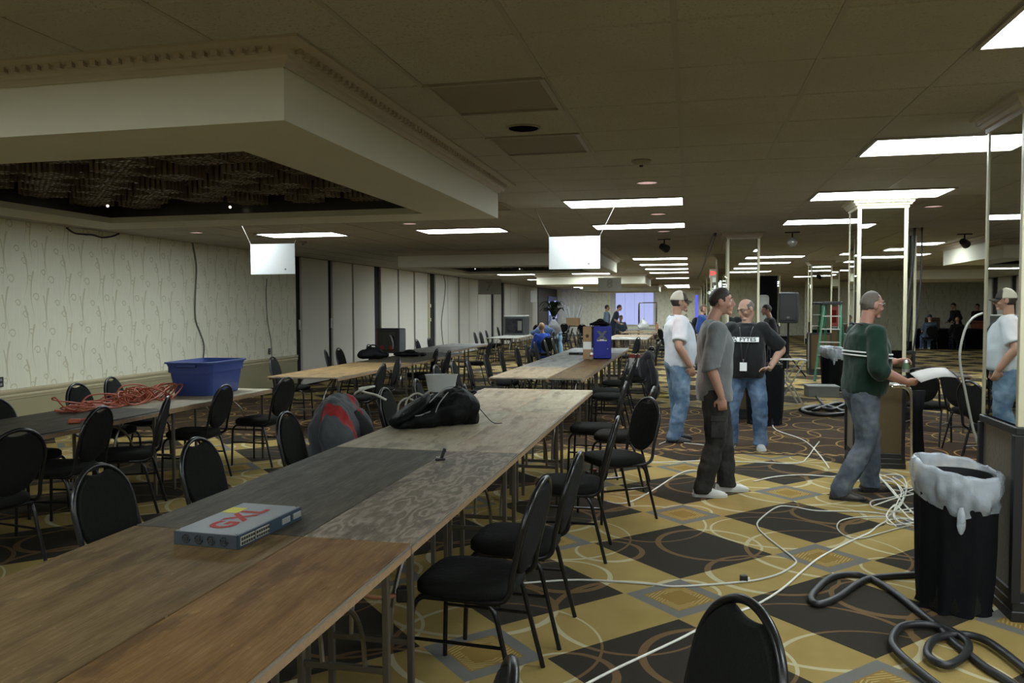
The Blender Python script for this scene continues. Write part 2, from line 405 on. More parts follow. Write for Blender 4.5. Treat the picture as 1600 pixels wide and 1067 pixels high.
def light_label(kx, ky):
    q = proj((XG(kx)+.6, YG(ky)+.3, CZ))
    if q is None or not (-60 < q[0] < 1690 and q[1] > -60): return 'glowing fluorescent ceiling panel behind or above the camera, seen only in mirrors'
    lane = {-10: 'along the wallpapered wall', -6: 'left of the central tables', -2: 'over the central white sign', 2: 'in front of the mirrors',
            5: 'beside the right-hand soffit', 6: 'right of the mirrored columns', 10: 'furthest right, partly added'}[kx]
    n = _seen[kx] = _seen.get(kx, -1)+1
    return f'{ORD[min(n, 19)]} glowing ceiling panel in the lane {lane}'
for kx, ky in LIGHTS:
    if lt0 is None:
        lt0 = thing('ceiling_light', light_label(kx, ky), 'ceiling light', (XG(kx), YG(ky), 0), 0, 'fluorescent panels in the grid ceiling')
        obj('frame', bm, M['tbar'], lt0)
        obj('diffuser', box(B(), .024, W-.024, .024, D-.024, CZ-.012, CZ+.01), M['panel'], lt0)
    else: dup(lt0, None, (XG(kx), YG(ky), 0), None, light_label(kx, ky))
# dark return-air grilles
for kx, ky, t in ((-2, 2, 'nearest to camera, beside the soffit'), (-2, 4, 'behind the round speaker'), (-4, 9, 'at far end of the near soffit')):
    used.add((kx, ky))
    g = thing('return_air_grille', 'dull brown square grille in the ceiling, ' + t, 'air grille', (XG(kx), YG(ky), 0), 0, 'return air grilles')
    obj('panel', box(B(), .03, .58, .03, .58, CZ-.002, CZ+.012), mat('grille_brown', (.25, .215, .16), .8, 0, .1, 60, .5), g)
    bm = B()
    for a in ((0, .03, 0, .61), (.58, .61, 0, .61), (.03, .58, 0, .02), (.03, .58, .59, .61)): box(bm, *a, CZ-.012, CZ+.012, .003)
    obj('frame', bm, M['tbar'], g)
# tiles: nearest ones are pieces, the rest one stuff mesh
cells = []
for i in range(-13, 21):
    for j in range(-19, 75):
        if (i, j) in used: continue
        x0, y0 = XG(i), YG(j)
        if x0 < XL-.7 or x0 > XR or y0 > YF: continue
        if any(x0 > a+.02 and x0+.61 < b-.02 and y0 > c+.02 and y0+.61 < d-.02 for a, b, c, d in SOF): continue
        q = [proj((x0+a, y0+b, CZ)) for a in (0, .61) for b in (0, .61)]
        ar = 0
        if all(q):
            xs = [min(1600, max(0, p[0])) for p in q]; ys = [min(1067, max(0, p[1])) for p in q]
            ar = (max(xs)-min(xs))*(max(ys)-min(ys))
            if in_sof(x0, x0+.61, y0, y0+.61, -.1): ar *= .05
        cells.append((ar, i, j))
cells.sort(reverse=True)
tm = B(); box(tm, .003, .607, .003, .607, CZ, CZ+.018, .007, 1)
tme = None
for ar, i, j in cells[:290]:
    if tme is None: o = obj('ceiling_tile', tm, M['tile'], ceil_o); tme = o.data
    else: o = link('ceiling_tile', tme, ceil_o)
    o.location = (XG(i), YG(j), -random.random()*.003)
bm = B()
for ar, i, j in cells[290:]:
    x0, y0 = XG(i), YG(j); v = ring(bm, [(x0+.004, y0+.004, CZ+.001), (x0+.606, y0+.004, CZ+.001), (x0+.606, y0+.606, CZ+.001), (x0+.004, y0+.606, CZ+.001)])
    bm.faces.new(v)
tag(obj('distant_ceiling_tiles', bm, M['tile'], ceil_o), kind='stuff')
bm = box(B(), -.012, .012, YB, YF, CZ-.004, CZ+.016); rme = None
for i in range(-13, 21, 1):
    if XG(i) > XR: break
    if rme is None: o = obj('ceiling_runner', bm, M['tbar'], ceil_o); rme = o.data
    else: o = link('ceiling_runner', rme, ceil_o)
    o.location = (XG(i), 0, 0)
# ------------------------------------------------------------------ soffits
def crown_ring(bm, x0, x1, y0, y1, prof, closed=False):
    R = [ring(bm, [(x0-o, y0-o, z), (x1+o, y0-o, z), (x1+o, y1+o, z), (x0-o, y1+o, z)]) for o, z in prof]
    skin(bm, R, closed=closed, caps=False)
CP = [(0, CZ-.085), (.012, CZ-.09), (.02, CZ-.078), (.03, CZ-.07), (.045, CZ-.066), (.05, CZ-.055), (.062, CZ-.05), (.066, CZ-.03), (.085, CZ-.022), (.11, CZ-.016), (.13, CZ-.012), (.13, CZ), (0, CZ)]
def soffit(n, x0, x1, y0, y1, zb, dent=False, rec=None, top=CZ):
    s = thing('soffit', None, None, (0, 0, 0), 0, None, 'structure')
    t = .06
    for nm, a in (('fascia', (x0, x1, y0, y0+t)), ('fascia', (x1-t, x1, y0+t, y1-t)), ('fascia', (x0, x0+t, y0+t, y1-t)), ('fascia', (x0, x1, y1-t, y1))):
        obj(nm, box(B(), *a, zb, top), M['plaster'], s)
    if rec:
        a, b, c, d = rec
        for q in ((x0+t, a, y0+t, y1-t), (b, x1-t, y0+t, y1-t), (a, b, y0+t, c), (a, b, d, y1-t)): obj('underside', box(B(), *q, zb, zb+.05), M['plaster'], s)
        dk = mat('smoked_recess', (.028, .022, .017), .3)
        obj('recess_lining', box(B(), a-.02, b+.02, c-.02, d+.02, zb+.27, zb+.29), dk, s)
        for q in ((a-.02, a, c, d), (b, b+.02, c, d), (a, b, c-.02, c), (a, b, d, d+.02)): obj('recess_lining', box(B(), *q, zb+.05, zb+.27), dk, s)
    else:
        obj('underside', box(B(), x0+t, x1-t, y0+t, y1-t, zb, zb+.05), M['plaster'], s)
    bm = B(); crown_ring(bm, x0, x1, y0, y1, CP, True); obj('crown', bm, M['crown'], s)
    if dent:
        bm = box(B(), -.014, .014, -.012, .012, CZ-.046, CZ-.020); dme = None
        L = [(x0+.03+.058*i, y0-.074, 0) for i in range(int((x1-x0+.05)/.058))] + [(x1+.074, y0+.0+.058*i, pi/2) for i in range(int((y1-y0+.05)/.058))]
        for x, y, r in L:
            if dme is None: o = obj('dentil', bm, M['crown'], s); dme = o.data
            else: o = link('dentil', dme, s)
            o.location = (x, y, 0); o.rotation_euler = (0, 0, r)
    return s
soffit(1, *SOF[0], 2.43, True, (-5.15, -2.17, 3.6, 6.3))
soffit(2, *SOF[1], 2.43, False, (-4.98, -2.17, 15.05, 17.7)); soffit(3, *SOF[2], 2.41); soffit(4, *SOF[3], 2.41)
soffit(5, *SOF[4], 2.39); soffit(6, *SOF[5], 2.39)
# crystal rod fixture in the recess of the near soffit
def crystal(x0, x1, y0, y1, zb, label, st):
    f = thing('crystal_ceiling_fixture', label, 'chandelier', ((x0+x1)/2, (y0+y1)/2, 0), 0, 'crystal fixtures in soffit recesses')
    cx, cy = (x0+x1)/2, (y0+y1)/2
    gl = mat('smoky_crystal', (.15, .115, .078), .45, 0, .3, 20)
    rng = random.Random(4); nx, ny = 11, 10; bx, by = (x1-x0)/nx, (y1-y0)/ny
    bm = B()
    for i in range(nx):
        for j in range(ny):
            hgt = .055 if (i+j) % 2 else .15
            if rng.random() < .12: hgt = .10
            for p in range(st):
                for q in range(st):
                    x = x0-cx+bx*(i+(p+.5)/st); y = y0-cy+by*(j+(q+.5)/st); h = hgt*(1+rng.uniform(-.03, .03)); r = .011*6/st
                    v = ring(bm, [(x-r, y-r, zb-h), (x+r, y-r, zb-h), (x+r, y+r, zb-h), (x-r, y+r, zb-h)])
                    v2 = ring(bm, [(x-r, y-r, zb), (x+r, y-r, zb), (x+r, y+r, zb), (x-r, y+r, zb)])
                    skin(bm, [v, v2], caps=False); bm.faces.new(v[::-1])
    o = obj('hanging_rods', bm, gl, f); tag(o, kind='stuff')
    obj('back_plate', box(B(), x0-cx, x1-cx, y0-cy, y1-cy, zb, zb+.012), mat('fixture_plate', (.05, .04, .03), .35, .5), f)
    for x, y in ((-1.15, .9), (-.2, 1.22)):
        obj('glint_bulb', ell(B(), (x, y, zb-.17), (.011, .011, .011), 8, 6), emit('small_warm_bulb', (1, .86, .7), 1.2), f)
crystal(-5.1, -2.22, 3.65, 6.25, 2.69, 'dark smoky crystal rod fixture recessed in the near soffit', 6)
crystal(-4.93, -2.22, 15.1, 17.65, 2.69, 'dark crystal fixture recessed in the second soffit down the hall', 3)

# ------------------------------------------------------------------ mirrored columns
M['colbase'] = cloth('brown_column_carpet', (.105, .075, .035), .95, .1, 60, .35)
def column(x, y, s, label, zb=1.0, dent=True):
    c = thing('mirrored_column', label, 'column', (x+s/2, y+s/2, 0), 0, 'mirrored columns')
    h = s/2; t = .035
    obj('core', box(B(), -h+.012, h-.012, -h+.012, h-.012, zb, CZ-.02), M['dark'], c)
    for a, b in (((-h+t, h-t, -h, -h+.012), 0), ((-h+t, h-t, h-.012, h), 0), ((-h, -h+.012, -h+t, h-t), 0), ((h-.012, h, -h+t, h-t), 0)):
        obj('mirror_pane', box(B(), *a, zb+.03, CZ-.085), M['mirror'], c)
    for sx in (-1, 1):
        for sy in (-1, 1):
            obj('corner_trim', box(B(), sx*h-(t if sx > 0 else 0)+sx*.006, sx*h+(t if sx < 0 else 0)+sx*.006, sy*h-(t if sy > 0 else 0)+sy*.006, sy*h+(t if sy < 0 else 0)+sy*.006, zb+.02, CZ-.05, .005), M['gold'], c)
    bm = B(); crown_ring(bm, -h, h, -h, h, [(0, CZ-.10), (.012, CZ-.10), (.014, CZ-.075), (.03, CZ-.07), (.04, CZ-.05), (.05, CZ-.045), (.055, CZ-.025), (.075, CZ-.018), (.08, CZ), (0, CZ)], True)
    obj('crown', bm, M['gold'] if dent else M['crown'], c)
    if dent:
        bm = B()
        db = box(B(), -.011, .011, -.008, .008, CZ-.045, CZ-.025); dm_ = None
        for i in range(13):
            if dm_ is None: o = obj('dentil', db, M['gold'], c); dm_ = o.data
            else: o = link('dentil', dm_, c)
            o.location = (-h+.005+i*(s-.01)/12, -h-.063, 0)
        bm.free()
    obj('ledge', box(B(), -h-.015, h+.015, -h-.015, h+.015, zb-.02, zb+.02, .006), M['blkpl'], c)
    obj('base', box(B(), -h, h, -h, h, .1, zb-.02), M['colbase'], c)
    for sx in (-1, 1):
        for sy in (-1, 1):
            obj('base_corner', box(B(), sx*h-.025, sx*h+.006*sx+(.025 if sx < 0 else 0), sy*h-.025, sy*h+.006*sy+(.025 if sy < 0 else 0), .1, zb-.02, .003), M['blkpl'], c)
    bm = B(); crown_ring(bm, -h, h, -h, h, [(0, 0), (.018, 0), (.018, .05), (.014, .055), (.014, .10), (.01, .105), (.01, .15), (0, .155)], True)
    obj('baseboard', bm, M['blkpl'], c)
    return c
column(1.66, 4.58, .52, 'nearest mirrored column, beside the black trash bin, reflecting the capped man', 1.0, False)  # darker crown material puts the shadow on this moulding into its colour
column(1.65, 8.68, .46, 'mirrored column with cream trim behind man in green sweater', .93)
column(2.62, 12.15, .45, 'mirrored column mostly hidden behind the cream-trimmed column', 1.0, False)
column(.515, 12.1, .45, 'mirrored column behind the man in the black T-shirt', 1.0, False)
for i, y in enumerate((17.0, 22.0, 28.2, 34.0, 42.0)):
    column(.515, y, .45, f'distant mirrored column with slim brass trim, number {i+2} of the receding row', 1.0, False)
column(2.80, 20.2, .47, 'far mirrored column on a brown base beside the green ladder', 1.0, False)
column(3.55, 23.5, .45, 'far mirrored column right of the brown-based column', 1.0, False)
column(2.35, 27.0, .45, 'far mirrored column behind the black loudspeaker', 1.0, False)
# ------------------------------------------------------------------ tables
TH = .755
WOOD = {
 'brown': wood('worn_brown_plywood', (.072, .043, .016), (.132, .083, .033), (.18, .12, .053)),
 'orange': wood('orange_brown_plywood', (.092, .044, .012), (.172, .09, .028), (.225, .13, .047)),
 'dark': wood('dark_grey_plywood', (.031, .026, .017), (.066, .056, .037), (.105, .09, .062)),
 'grain': wood('wavy_grained_plywood', (.10, .078, .05), (.165, .13, .09), (.28, .23, .17), .6, .5, True),
 'tan': wood('tan_plywood', (.25, .212, .135), (.37, .318, .215), (.46, .40, .285)),
 'pink': wood('pale_tan_plywood', (.25, .188, .12), (.375, .29, .19), (.47, .375, .265)),
 'grey': wood('grey_laminate', (.20, .195, .178), (.31, .30, .275), (.40, .39, .36), .6),
 'honey': wood('honey_plywood', (.17, .10, .04), (.30, .195, .085), (.40, .28, .135)),
}
_tm = {}
def tbl_mesh(key, fn):
    if key not in _tm:
        bm = B(); fn(bm); me = bpy.data.meshes.new(key[0]); bmesh.ops.recalc_face_normals(bm, faces=bm.faces); bm.to_mesh(me); bm.free(); _tm[key] = me
    return _tm[key]
def table(x0, x1, y0, y1, wd, label, group, edge='alu', z=TH):
    w_, l = x1-x0, y1-y0; h, g = w_/2, l/2
    t = thing('folding_table', label, 'table', ((x0+x1)/2, (y0+y1)/2, 0), 0, group)
    def add(name, key, fn, m, par=t):
        me = tbl_mesh((name, round(w_, 3), round(l, 3))+key, fn)
        if not me.materials: me.materials.append(m)
        return link(name, me, par)
    add('tabletop', (wd,), lambda bm: box(bm, -h+.004, h-.004, -g+.004, g-.004, z-.02, z, .002, 1), WOOD[wd])
    def ed(bm):
        for a in ((-h, -h+.004, -g, g), (h-.004, h, -g, g), (-h+.004, h-.004, -g, -g+.004), (-h+.004, h-.004, g-.004, g)): box(bm, *a, z-.016, z-.007)
    add('edge_strip', (edge,), ed, M[edge])
    for q in (-1, 1): add('apron', (q,), lambda bm: box(bm, q*(h-.011)-.009, q*(h-.011)+.009, -g+.006, g-.006, z-.045, z-.0165), M['ply'])
    sx = h-.055
    for ey in (-1, 1):
        yy = ey*(g-.13)
        for s in (-1, 1):
            me = tbl_mesh(('leg',), lambda bm: box(bm, -.0125, .0125, -.0125, .0125, .0, z-.03, .003, 1))
            if not me.materials: me.materials.append(M['legmetal'])
            o = link('leg', me, t); o.location = (s*sx, yy, 0)
        add('crossbar', (ey,), lambda bm: box(bm, -sx, sx, yy-.009, yy+.009, .30, .325, .003), M['legmetal'])
        def br(bm):
            for s in (-.5, .5):
                tube(bm, cat([(s*sx, yy, .32), (s*sx, yy-ey*.02, .44), (s*sx, yy-ey*.10, .56), (s*sx, yy-ey*.26, .66), (s*sx, yy-ey*.42, z-.03)], 4), .010, 6)
        add('folding_brace', (ey,), br, M['steel'])
    return t
GA = 'plywood tables of the long central row'
YA = [.93, 2.84, 4.75, 6.66, 8.57]
XA = (-2.245, -1.486, -1.033)
table(XA[0], XA[1], YA[0], YA[1], 'brown', 'wide worn brown plywood table nearest camera, network switch near its far edge', GA)
table(XA[1], XA[2], YA[0], YA[1], 'orange', 'narrow orange-brown plywood table nearest camera, on aisle side', GA)
table(XA[0], XA[1], YA[1], YA[2], 'dark', 'dark grey-brown table top left of wavy-grained board', GA)
table(XA[1], XA[2], YA[1], YA[2], 'grain', 'narrow table with wavy wood grain next to dark table', GA)
table(XA[0], XA[1], YA[2], YA[3], 'tan', 'tan plywood table carrying the black backpack', GA)
table(XA[1], XA[2], YA[2], YA[3], 'pink', 'narrow pale brown table beside the backpack table', GA)
table(XA[0], XA[1], YA[3], YA[4], 'pink', 'wide table at far end of the near central row', GA)
table(XA[1], XA[2], YA[3], YA[4], 'tan', 'narrow pale table at far aisle corner of near central row', GA)
GB = 'plywood tables of the second central row'
XB = (-2.537, -1.775, -1.318)
YBs = [9.9, 11.81, 13.72, 15.63, 17.54]
wb = ['pink', 'brown', 'grey', 'orange', 'grey', 'dark', 'grey', 'grey']
tx = ['wide pale table at near end of the second central row', 'narrow brown table at near aisle corner of second central row', 'wide grey table beside the cardboard box in second row', 'narrow red-brown table under the blue computer',
      'wide grey table under the black flat case', 'narrow dark table just beyond the blue computer', 'wide grey table at far end of second central row', 'narrow grey table at far end of second central row']
for i in range(4):
    table(XB[0], XB[1], YBs[i], YBs[i+1], wb[2*i], tx[2*i], GB); table(XB[1], XB[2], YBs[i], YBs[i+1], wb[2*i+1], tx[2*i+1], GB)
GC = 'tables of the row along the wallpapered wall'
for a, b, wd, e, tt in ((2.42, 4.33, 'dark', 'alu', 'dark table of wall row nearest the left picture edge'), (4.33, 6.24, 'dark', 'alu', 'dark table of the wall row under the orange cord tangle'),
                     (6.24, 8.05, 'tan', 'ply', 'tan table of the wall row under the blue tub')):
    table(-5.49, -4.55, a, b, wd, tt, GC, e)
GD = 'tables of the second wall row'
for x0, x1, a, b, wd, tt in ((-5.45, -4.44, 9.5, 12.3, 'honey', 'honey-coloured plywood table beyond the blue tub'), (-5.45, -4.44, 12.35, 15.3, 'dark', 'dark table with black bag and red-lit computer tower'),
                     (-5.9, -4.9, 15.4, 17.31, 'grey', 'pale grey table before the cream partition panels'), (-5.9, -4.9, 17.35, 19.26, 'grey', 'pale grey table behind the first grey one'),
                     (-5.95, -5.0, 22.9, 24.8, 'grey', 'pale table left of the silver-topped computer case'), (-5.95, -5.0, 24.85, 26.8, 'grey', 'table under the silver-topped computer case')):
    table(x0, x1, a, b, wd, tt, GD)
GE = 'far central tables'
for x0, x1, a, b, wd, tt in ((-2.4, -1.2, 22.4, 24.3, 'grey', 'far central table with papers, nearest of its row'), (-2.4, -1.2, 24.33, 26.2, 'pink', 'far tan central table, second of its row'),
                     (-2.4, -1.2, 28.0, 30.0, 'honey', 'far honey-coloured table with dark flat thing'), (-2.5, -1.2, 31.5, 33.4, 'grey', 'farthest central table under the white bag')):
    table(x0, x1, a, b, wd, tt, GE)
table(2.6, 3.5, 11.15, 12.05, 'dark', 'square dark table by the black chairs behind the right-hand column', 'tables on the right')
table(-6.1, -4.9, 37.2, 38.6, 'dark', 'small far table holding a box of white rolled tubes', 'far wall tables')

# ------------------------------------------------------------------ banquet chairs
def chair_proto():
    c = thing('banquet_chair', 'x', 'chair', (0, 0, 0))
    lean = lambda z: -.215-(z-.45)*.24
    for s in (-1, 1):
        obj('leg', tube(B(), cat([(.08, s*.185, .435), (.155, s*.19, .43), (.195, s*.197, .39), (.205, s*.20, .30), (.215, s*.205, 0)], 4), .0115, 8), M['blk'], c, 60)
        obj('leg', tube(B(), cat([(-.04, s*.185, .435), (-.12, s*.19, .43), (-.165, s*.197, .39), (-.195, s*.20, .28), (-.265, s*.21, 0)], 4), .0115, 8), M['blk'], c, 60)
        obj('stretcher', tube(B(), [(.207, s*.201, .25), (-.2, s*.2, .25)], .008, 6), M['blk'], c, 60)
    bm = B(); box(bm, -.19, .18, -.19, .19, .415, .435, .006); obj('seat_rail', bm, M['blk'], c)
    # seat cushion: rounded slab with dome
    bm = B(); R = []
    for z, k in ((.432, .93), (.445, 1.0), (.475, 1.0), (.492, .93), (.499, .7), (.501, .3)):
        P = []
        for i in range(28):
            a = 2*pi*i/28; ca, sa = cos(a), sin(a); e = .5
            P.append((.0+.215*k*math.copysign(abs(ca)**e, ca), (.215-.02*(ca < 0)*abs(ca))*k*math.copysign(abs(sa)**e, sa), z))
        R.append(ring(bm, P))
    skin(bm, R); obj('seat', bm, M['fabric'], c, True)
    # back frame: one hoop rising from the seat rail
    path = [(-.06, -.19, .43), (-.17, -.198, .435), (-.225, -.2, .47), (lean(.56), -.198, .56)]
    n = 14
    for i in range(n+1):
        a = pi*i/n; z = .725+.195*sin(a); y = -.20*cos(a); path.append((lean(z), y, z))
    path += [(lean(.56), .198, .56), (-.225, .2, .47), (-.17, .198, .435), (-.06, .19, .43)]
    obj('back_frame', tube(B(), cat(path, 3), .0125, 8), M['blk'], c, 60)
    # padded oval with the hand-hole left open below the hoop
    bm = B(); P = []
    for i in range(48):
        a = 2*pi*i/48 - pi/2; y = .190*cos(a); z = .708+.198*sin(a)
        if sin(a) > 0: z = .708+.203*sin(a)
        zt = .896 - .014*(1-(y/.08)**2) if abs(y) < .08 else 9
        P.append((y, min(z, zt)))
    def rg(dx, k):
        return ring(bm, [(lean(.70+(z-.70)*k)+dx, y*k, .70+(z-.70)*k) for y, z in P])
    skin(bm, [rg(-.012, .55), rg(-.012, .97), rg(-.004, 1.0), rg(.006, 1.0), rg(.020, .97), rg(.028, .55)])
    obj('backrest', bm, M['fabric'], c, 50)
    return c
chair0 = chair_proto(); _cused = [False]
def chair(px, py, head, label, group, z=.92, dx=0, dy=0, xy=None):
    """placed by where the top of its back shows in the photo (or by its floor position xy)"""
    h = radians(head)
    if xy is None:
        p = at(px, py, z=z); x, y = p.x + .325*cos(h)+dx, p.y + .325*sin(h)+dy
    else: x, y = xy
    if not _cused[0]:
        _cused[0] = True; c = chair0; c.location = (x, y, 0); c.rotation_euler = (0, 0, h); c['label'] = label; c['group'] = group; return c
    return dup(chair0, None, (x, y, 0), h, label, group)
g1 = 'black chairs on the aisle side of the near central tables'
nm = ['nearest black chair pushed up to the near central table, aisle side', 'second black chair from camera on the aisle side of the near tables', 'third black chair from camera on the aisle side of near tables']
chair(850, 748, 176, nm[0], g1); chair(905, 708, 178, nm[1], g1); chair(965, 652, 181, nm[2], g1)
chair(1015, 622, 214, 'black chair pulled out into the aisle with its oval back toward the camera', g1)
chair(978, 597, 180, 'black chair at far end of near central tables, aisle side', g1)
chair(1013, 608, 176, 'black chair half hidden right behind the pulled-out aisle chair', g1, z=.90, dx=.05)
chair(982, 561, 181, 'black chair at near end of the second central row, aisle side', 'black chairs on aisle side of second central row')
chair(990, 566, 178, 'black chair tucked close behind another at second central row, aisle side', 'black chairs on aisle side of second central row')
chair(996, 553, 180, 'black chair next to the dark coat by the second central row', 'black chairs on aisle side of second central row')
chair(1019, 542, 205, 'black chair with back toward camera, just left of the capped man', 'black chairs on aisle side of second central row')
chair(998, 527, 204, 'black chair with tall oval back behind the red-topped bag', 'black chairs on aisle side of second central row')
for i, (y, a) in enumerate(((16.6, 182), (17.8, 179))):
    chair(0, 0, a, ['black chair toward far end of the second central row, aisle side', 'last black chair of the second central row, aisle side'][i], 'black chairs on aisle side of second central row', xy=(-.98, y))
g2 = 'black chairs on wall side of the near central tables'
for (px, py, a), tt in zip(((150, 728, 3), (305, 686, 4), (445, 645, 6), (600, 607, 2), (650, 593, 8)), ('pale-rimmed black chair back nearest camera, left of near central table', 'second pale-rimmed chair back left of the near central table',
        'chair back standing just left of the grey and red jacket', 'chair back between the jacket and the black backpack', 'pale-rimmed chair back behind the backpack loops')):
    chair(px, py, a, tt, g2)
chair(0, 0, 4, 'chair draped with the grey and red jacket', g2, xy=(-2.40, 5.70))
chair(692, 571, 4, 'chair back right behind the white oval basket', g2, z=.92, dx=-.1, dy=0)
g3 = 'black chairs on the room side of the wall row'
for (px, py, a), tt in zip(((28, 672, 170), (158, 636, 190), (262, 620, 208), (352, 602, 186), (448, 590, 178)), ('black chair cut by left picture edge before the wall row', 'black chair before the small orange scrap on the wall row', 'black oval-backed chair in front of the orange cord tangle',
        'black chair in front of the blue tub', 'black chair at the far corner of the blue tub table')):
    chair(px, py, a, tt, g3)
g4 = 'black chairs between the wall row and the wallpapered wall'
for (px, py, a), tt in zip(((5, 623, 0), (135, 600, 8), (188, 590, 14), (437, 558, 10)), ('chair back at left picture edge between wall and dark table', 'chair behind the left end of the orange cord tangle', 'chair behind the middle of the orange cord tangle',
        'chair by the wall behind the honey-coloured table')):
    chair(px, py, a, tt, g4, dx=-.12)
g5 = 'black chairs on the room side of second wall row'
for (px, py, a), tt in zip(((599, 568, 186), (624, 558, 212), (683, 545, 208), (702, 547.5, 184), (707, 563, 6), (766, 534, 182)), ('slim side-on black chair right of the honey-coloured table', 'oval black chair back right of the honey-coloured table', 'oval black chair back at the dark table with the computer tower',
        'black chair overlapping the oval one at the computer tower table', 'pale-rimmed chair back in the aisle behind the white basket', 'black side-on chair at the pale grey table')):
    chair(px, py, a, tt, g5)
g6 = 'black chairs between the second wall row and partition'
for (px, py, a), tt in zip(((508, 547, 20), (529, 544, 4), (576, 538, 5), (595, 537, 0), (651, 530.6, 6), (670, 528, 3), (741, 519, 6), (750, 518, 2), (759, 516, 8)), ('oval chair back by partition left of the black bag', 'rimmed chair back by partition just left of the black bag', 'narrow chair back by partition right of the black bag',
        'rimmed chair back left of the computer tower', 'chair back right behind the computer tower', 'lone chair back before the black partition joint', 'first of three chair backs at the far pale table', 'second of three chair backs at the far pale table', 'third of three chair backs at the far pale table')):
    chair(px, py, a, tt, g6)
g7 = 'black chairs on wall side of the second central row'
for i, (y, a) in enumerate(((11.2, 10), (12.3, 4), (13.4, 6), (14.5, 2), (15.5, 5), (16.5, 3), (17.5, 6), (18.6, 2))):
    chair(0, 0, a, f'{["first", "second", "third", "fourth", "fifth", "sixth", "seventh", "eighth"][i]} chair from camera along the wall side of the second central row', g7, xy=(-2.86-.02*(i % 3), y))
g8 = 'far black chairs'
for i, (x, y, a) in enumerate(((-3.1, 22.6, 5), (-3.1, 23.5, 3), (-3.15, 24.6, 6), (-.75, 22.8, 180), (-.8, 24.0, 176), (-4.5, 22.9, 182), (-4.45, 24.2, 178), (-4.0, 30.5, 200), (-3.4, 31.5, 20), (-6.7, 36.8, 60), (-5.8, 36.2, 120), (-4.6, 38.8, 260), (-3.7, 39.5, 250), (-1.0, 29.2, 178))):
    chair(0, 0, a, f'small distant black chair, {["left of far papers table, nearest", "left of far papers table, second", "left of far papers table, third", "right of the far papers table", "right of the far tan table", "right of the silver-topped computer case table, nearer", "right of the silver-topped computer case table, farther", "in the open left of the far honey table", "beside the far honey table", "left of the white tube box", "next to the white tube box", "right of the white tube box", "before the bluish window", "at right of the far honey table"][i]}', g8, xy=(x, y))
rr_ = random.Random(21)
for x, y in ((-3.3, 26.2), (-3.3, 27.3), (-3.25, 28.6), (-.7, 26.2), (-.75, 27.6), (-4.4, 26.9), (-4.45, 28.2), (-.7, 30.9), (-5.3, 33.2), (-4.6, 34.6), (-3.9, 34.0), (-6.4, 33.8), (-3.2, 35.6), (-6.9, 29.6), (-6.9, 31.4), (-2.9, 33.2)):
    chair(0, 0, rr_.choice((0, 5, 178, 184, 90, 30)), 'small distant black chair in the crowded rows before the far wall', 'crowd of black chairs before the far wall', xy=(x, y))
g9 = 'black chairs behind the right-hand column'
chair(0, 0, 58, 'black chair with round back right of the paper in the hand', g9, xy=(2.80, 10.45))
chair(0, 0, 14, 'side-on black chair between paper and the clear hose', g9, xy=(3.16, 9.92))
chair(1515, 596, 22, 'black chair partly hidden by the nearest mirrored column', g9)
chair(1172, 942, 207, 'black chair back cut by the bottom edge of the picture', 'chairs closest to the camera')
chair(800, 1046, 193, 'tip of a black chair back at bottom edge under the first aisle chair', 'chairs closest to the camera')

# ------------------------------------------------------------------ things on the near tables
def on(px, py): return at(px, py, z=TH)
# network switch
p0, p1, p2 = on(272, 850), on(372, 858), on(470, 810)
ax = (p2-p1); ang = math.atan2(ax.y, ax.x)
sw = thing('network_switch', 'grey rack network switch with blue front and red letters on the dark table seam', 'network switch', ((p0.x+p2.x)/2, (p0.y+p2.y)/2, TH), ang)
L, Wd, Hh = ax.length, (p1-p0).length, .052
gm = mat('switch_grey_paint', (.20, .21, .22), .45, .2, .1, 12); bl = mat('switch_blue_grey', (.022, .042, .065), .4, .1, .1)
obj('case', box(B(), -L/2, L/2, -Wd/2+.004, Wd/2, .004, Hh, .003), gm, sw)
obj('side_panel', box(B(), -L/2-.004, -L/2, -Wd/2, Wd/2, .0, Hh, .002), mat('switch_side_grey', (.032, .038, .046), .5, .1, .1), sw)
fp = obj('front_panel', box(B(), -L/2, L/2, -Wd/2-.006, -Wd/2+.004, 0, Hh, .002), bl, sw)
for x in (-.38, -.16):
    pb = obj('port_block', box(B(), x*L-.045, x*L+.045, -Wd/2-.010, -Wd/2-.005, .010, .044, .001), mat('port_beige', (.35, .33, .26), .5), fp)
    for r in range(2):
        for k in range(6):
            cx, cz = x*L-.0375+.015*k, .019+.016*r
            obj('port', box(B(), cx-.005, cx+.005, -Wd/2-.0115, -Wd/2-.009, cz-.005, cz+.005), M['blkpl'], fp)
for x in (.22, .41): obj('uplink_slot', box(B(), x*L-.03, x*L+.03, -Wd/2-.010, -Wd/2-.005, .014, .038, .001), mat('port_silver', (.4, .4, .38), .4, .6), fp)
for k in range(4):
    y = -Wd/2+Wd*(.2+.2*k)
    bm = B()
    for q in range(8):
        a = q*pi/4; tube(bm, [(-L/2-.006, y+.016*cos(a+d), .026+.016*sin(a+d)) for d in (0, .2, .4, .55)], .0022, 5)
    tube(bm, [(-L/2-.007, y, .026), (-L/2-.004, y, .026)], .009, 10)
    obj('fan_grille', bm, M['blkpl'], sw)
bm = text_bm('GXL', .145, .0055); bmesh.ops.rotate(bm, verts=bm.verts, matrix=Matrix.Rotation(0, 3, 'Z')); bmesh.ops.scale(bm, vec=(1.0, .95, 1), verts=bm.verts)
bmesh.ops.translate(bm, vec=(-.01, .0, Hh+.0012), verts=bm.verts)
lt = obj('red_lettering', bm, mat('red_marker', (.36, .05, .04), .7), sw); lt['label'] = 'red letters GXL'
obj('yellow_label', box(B(), .06, .14, Wd/2-.075, Wd/2-.005, Hh, Hh+.001), mat('yellow_sticker', (.55, .50, .06), .6), sw)
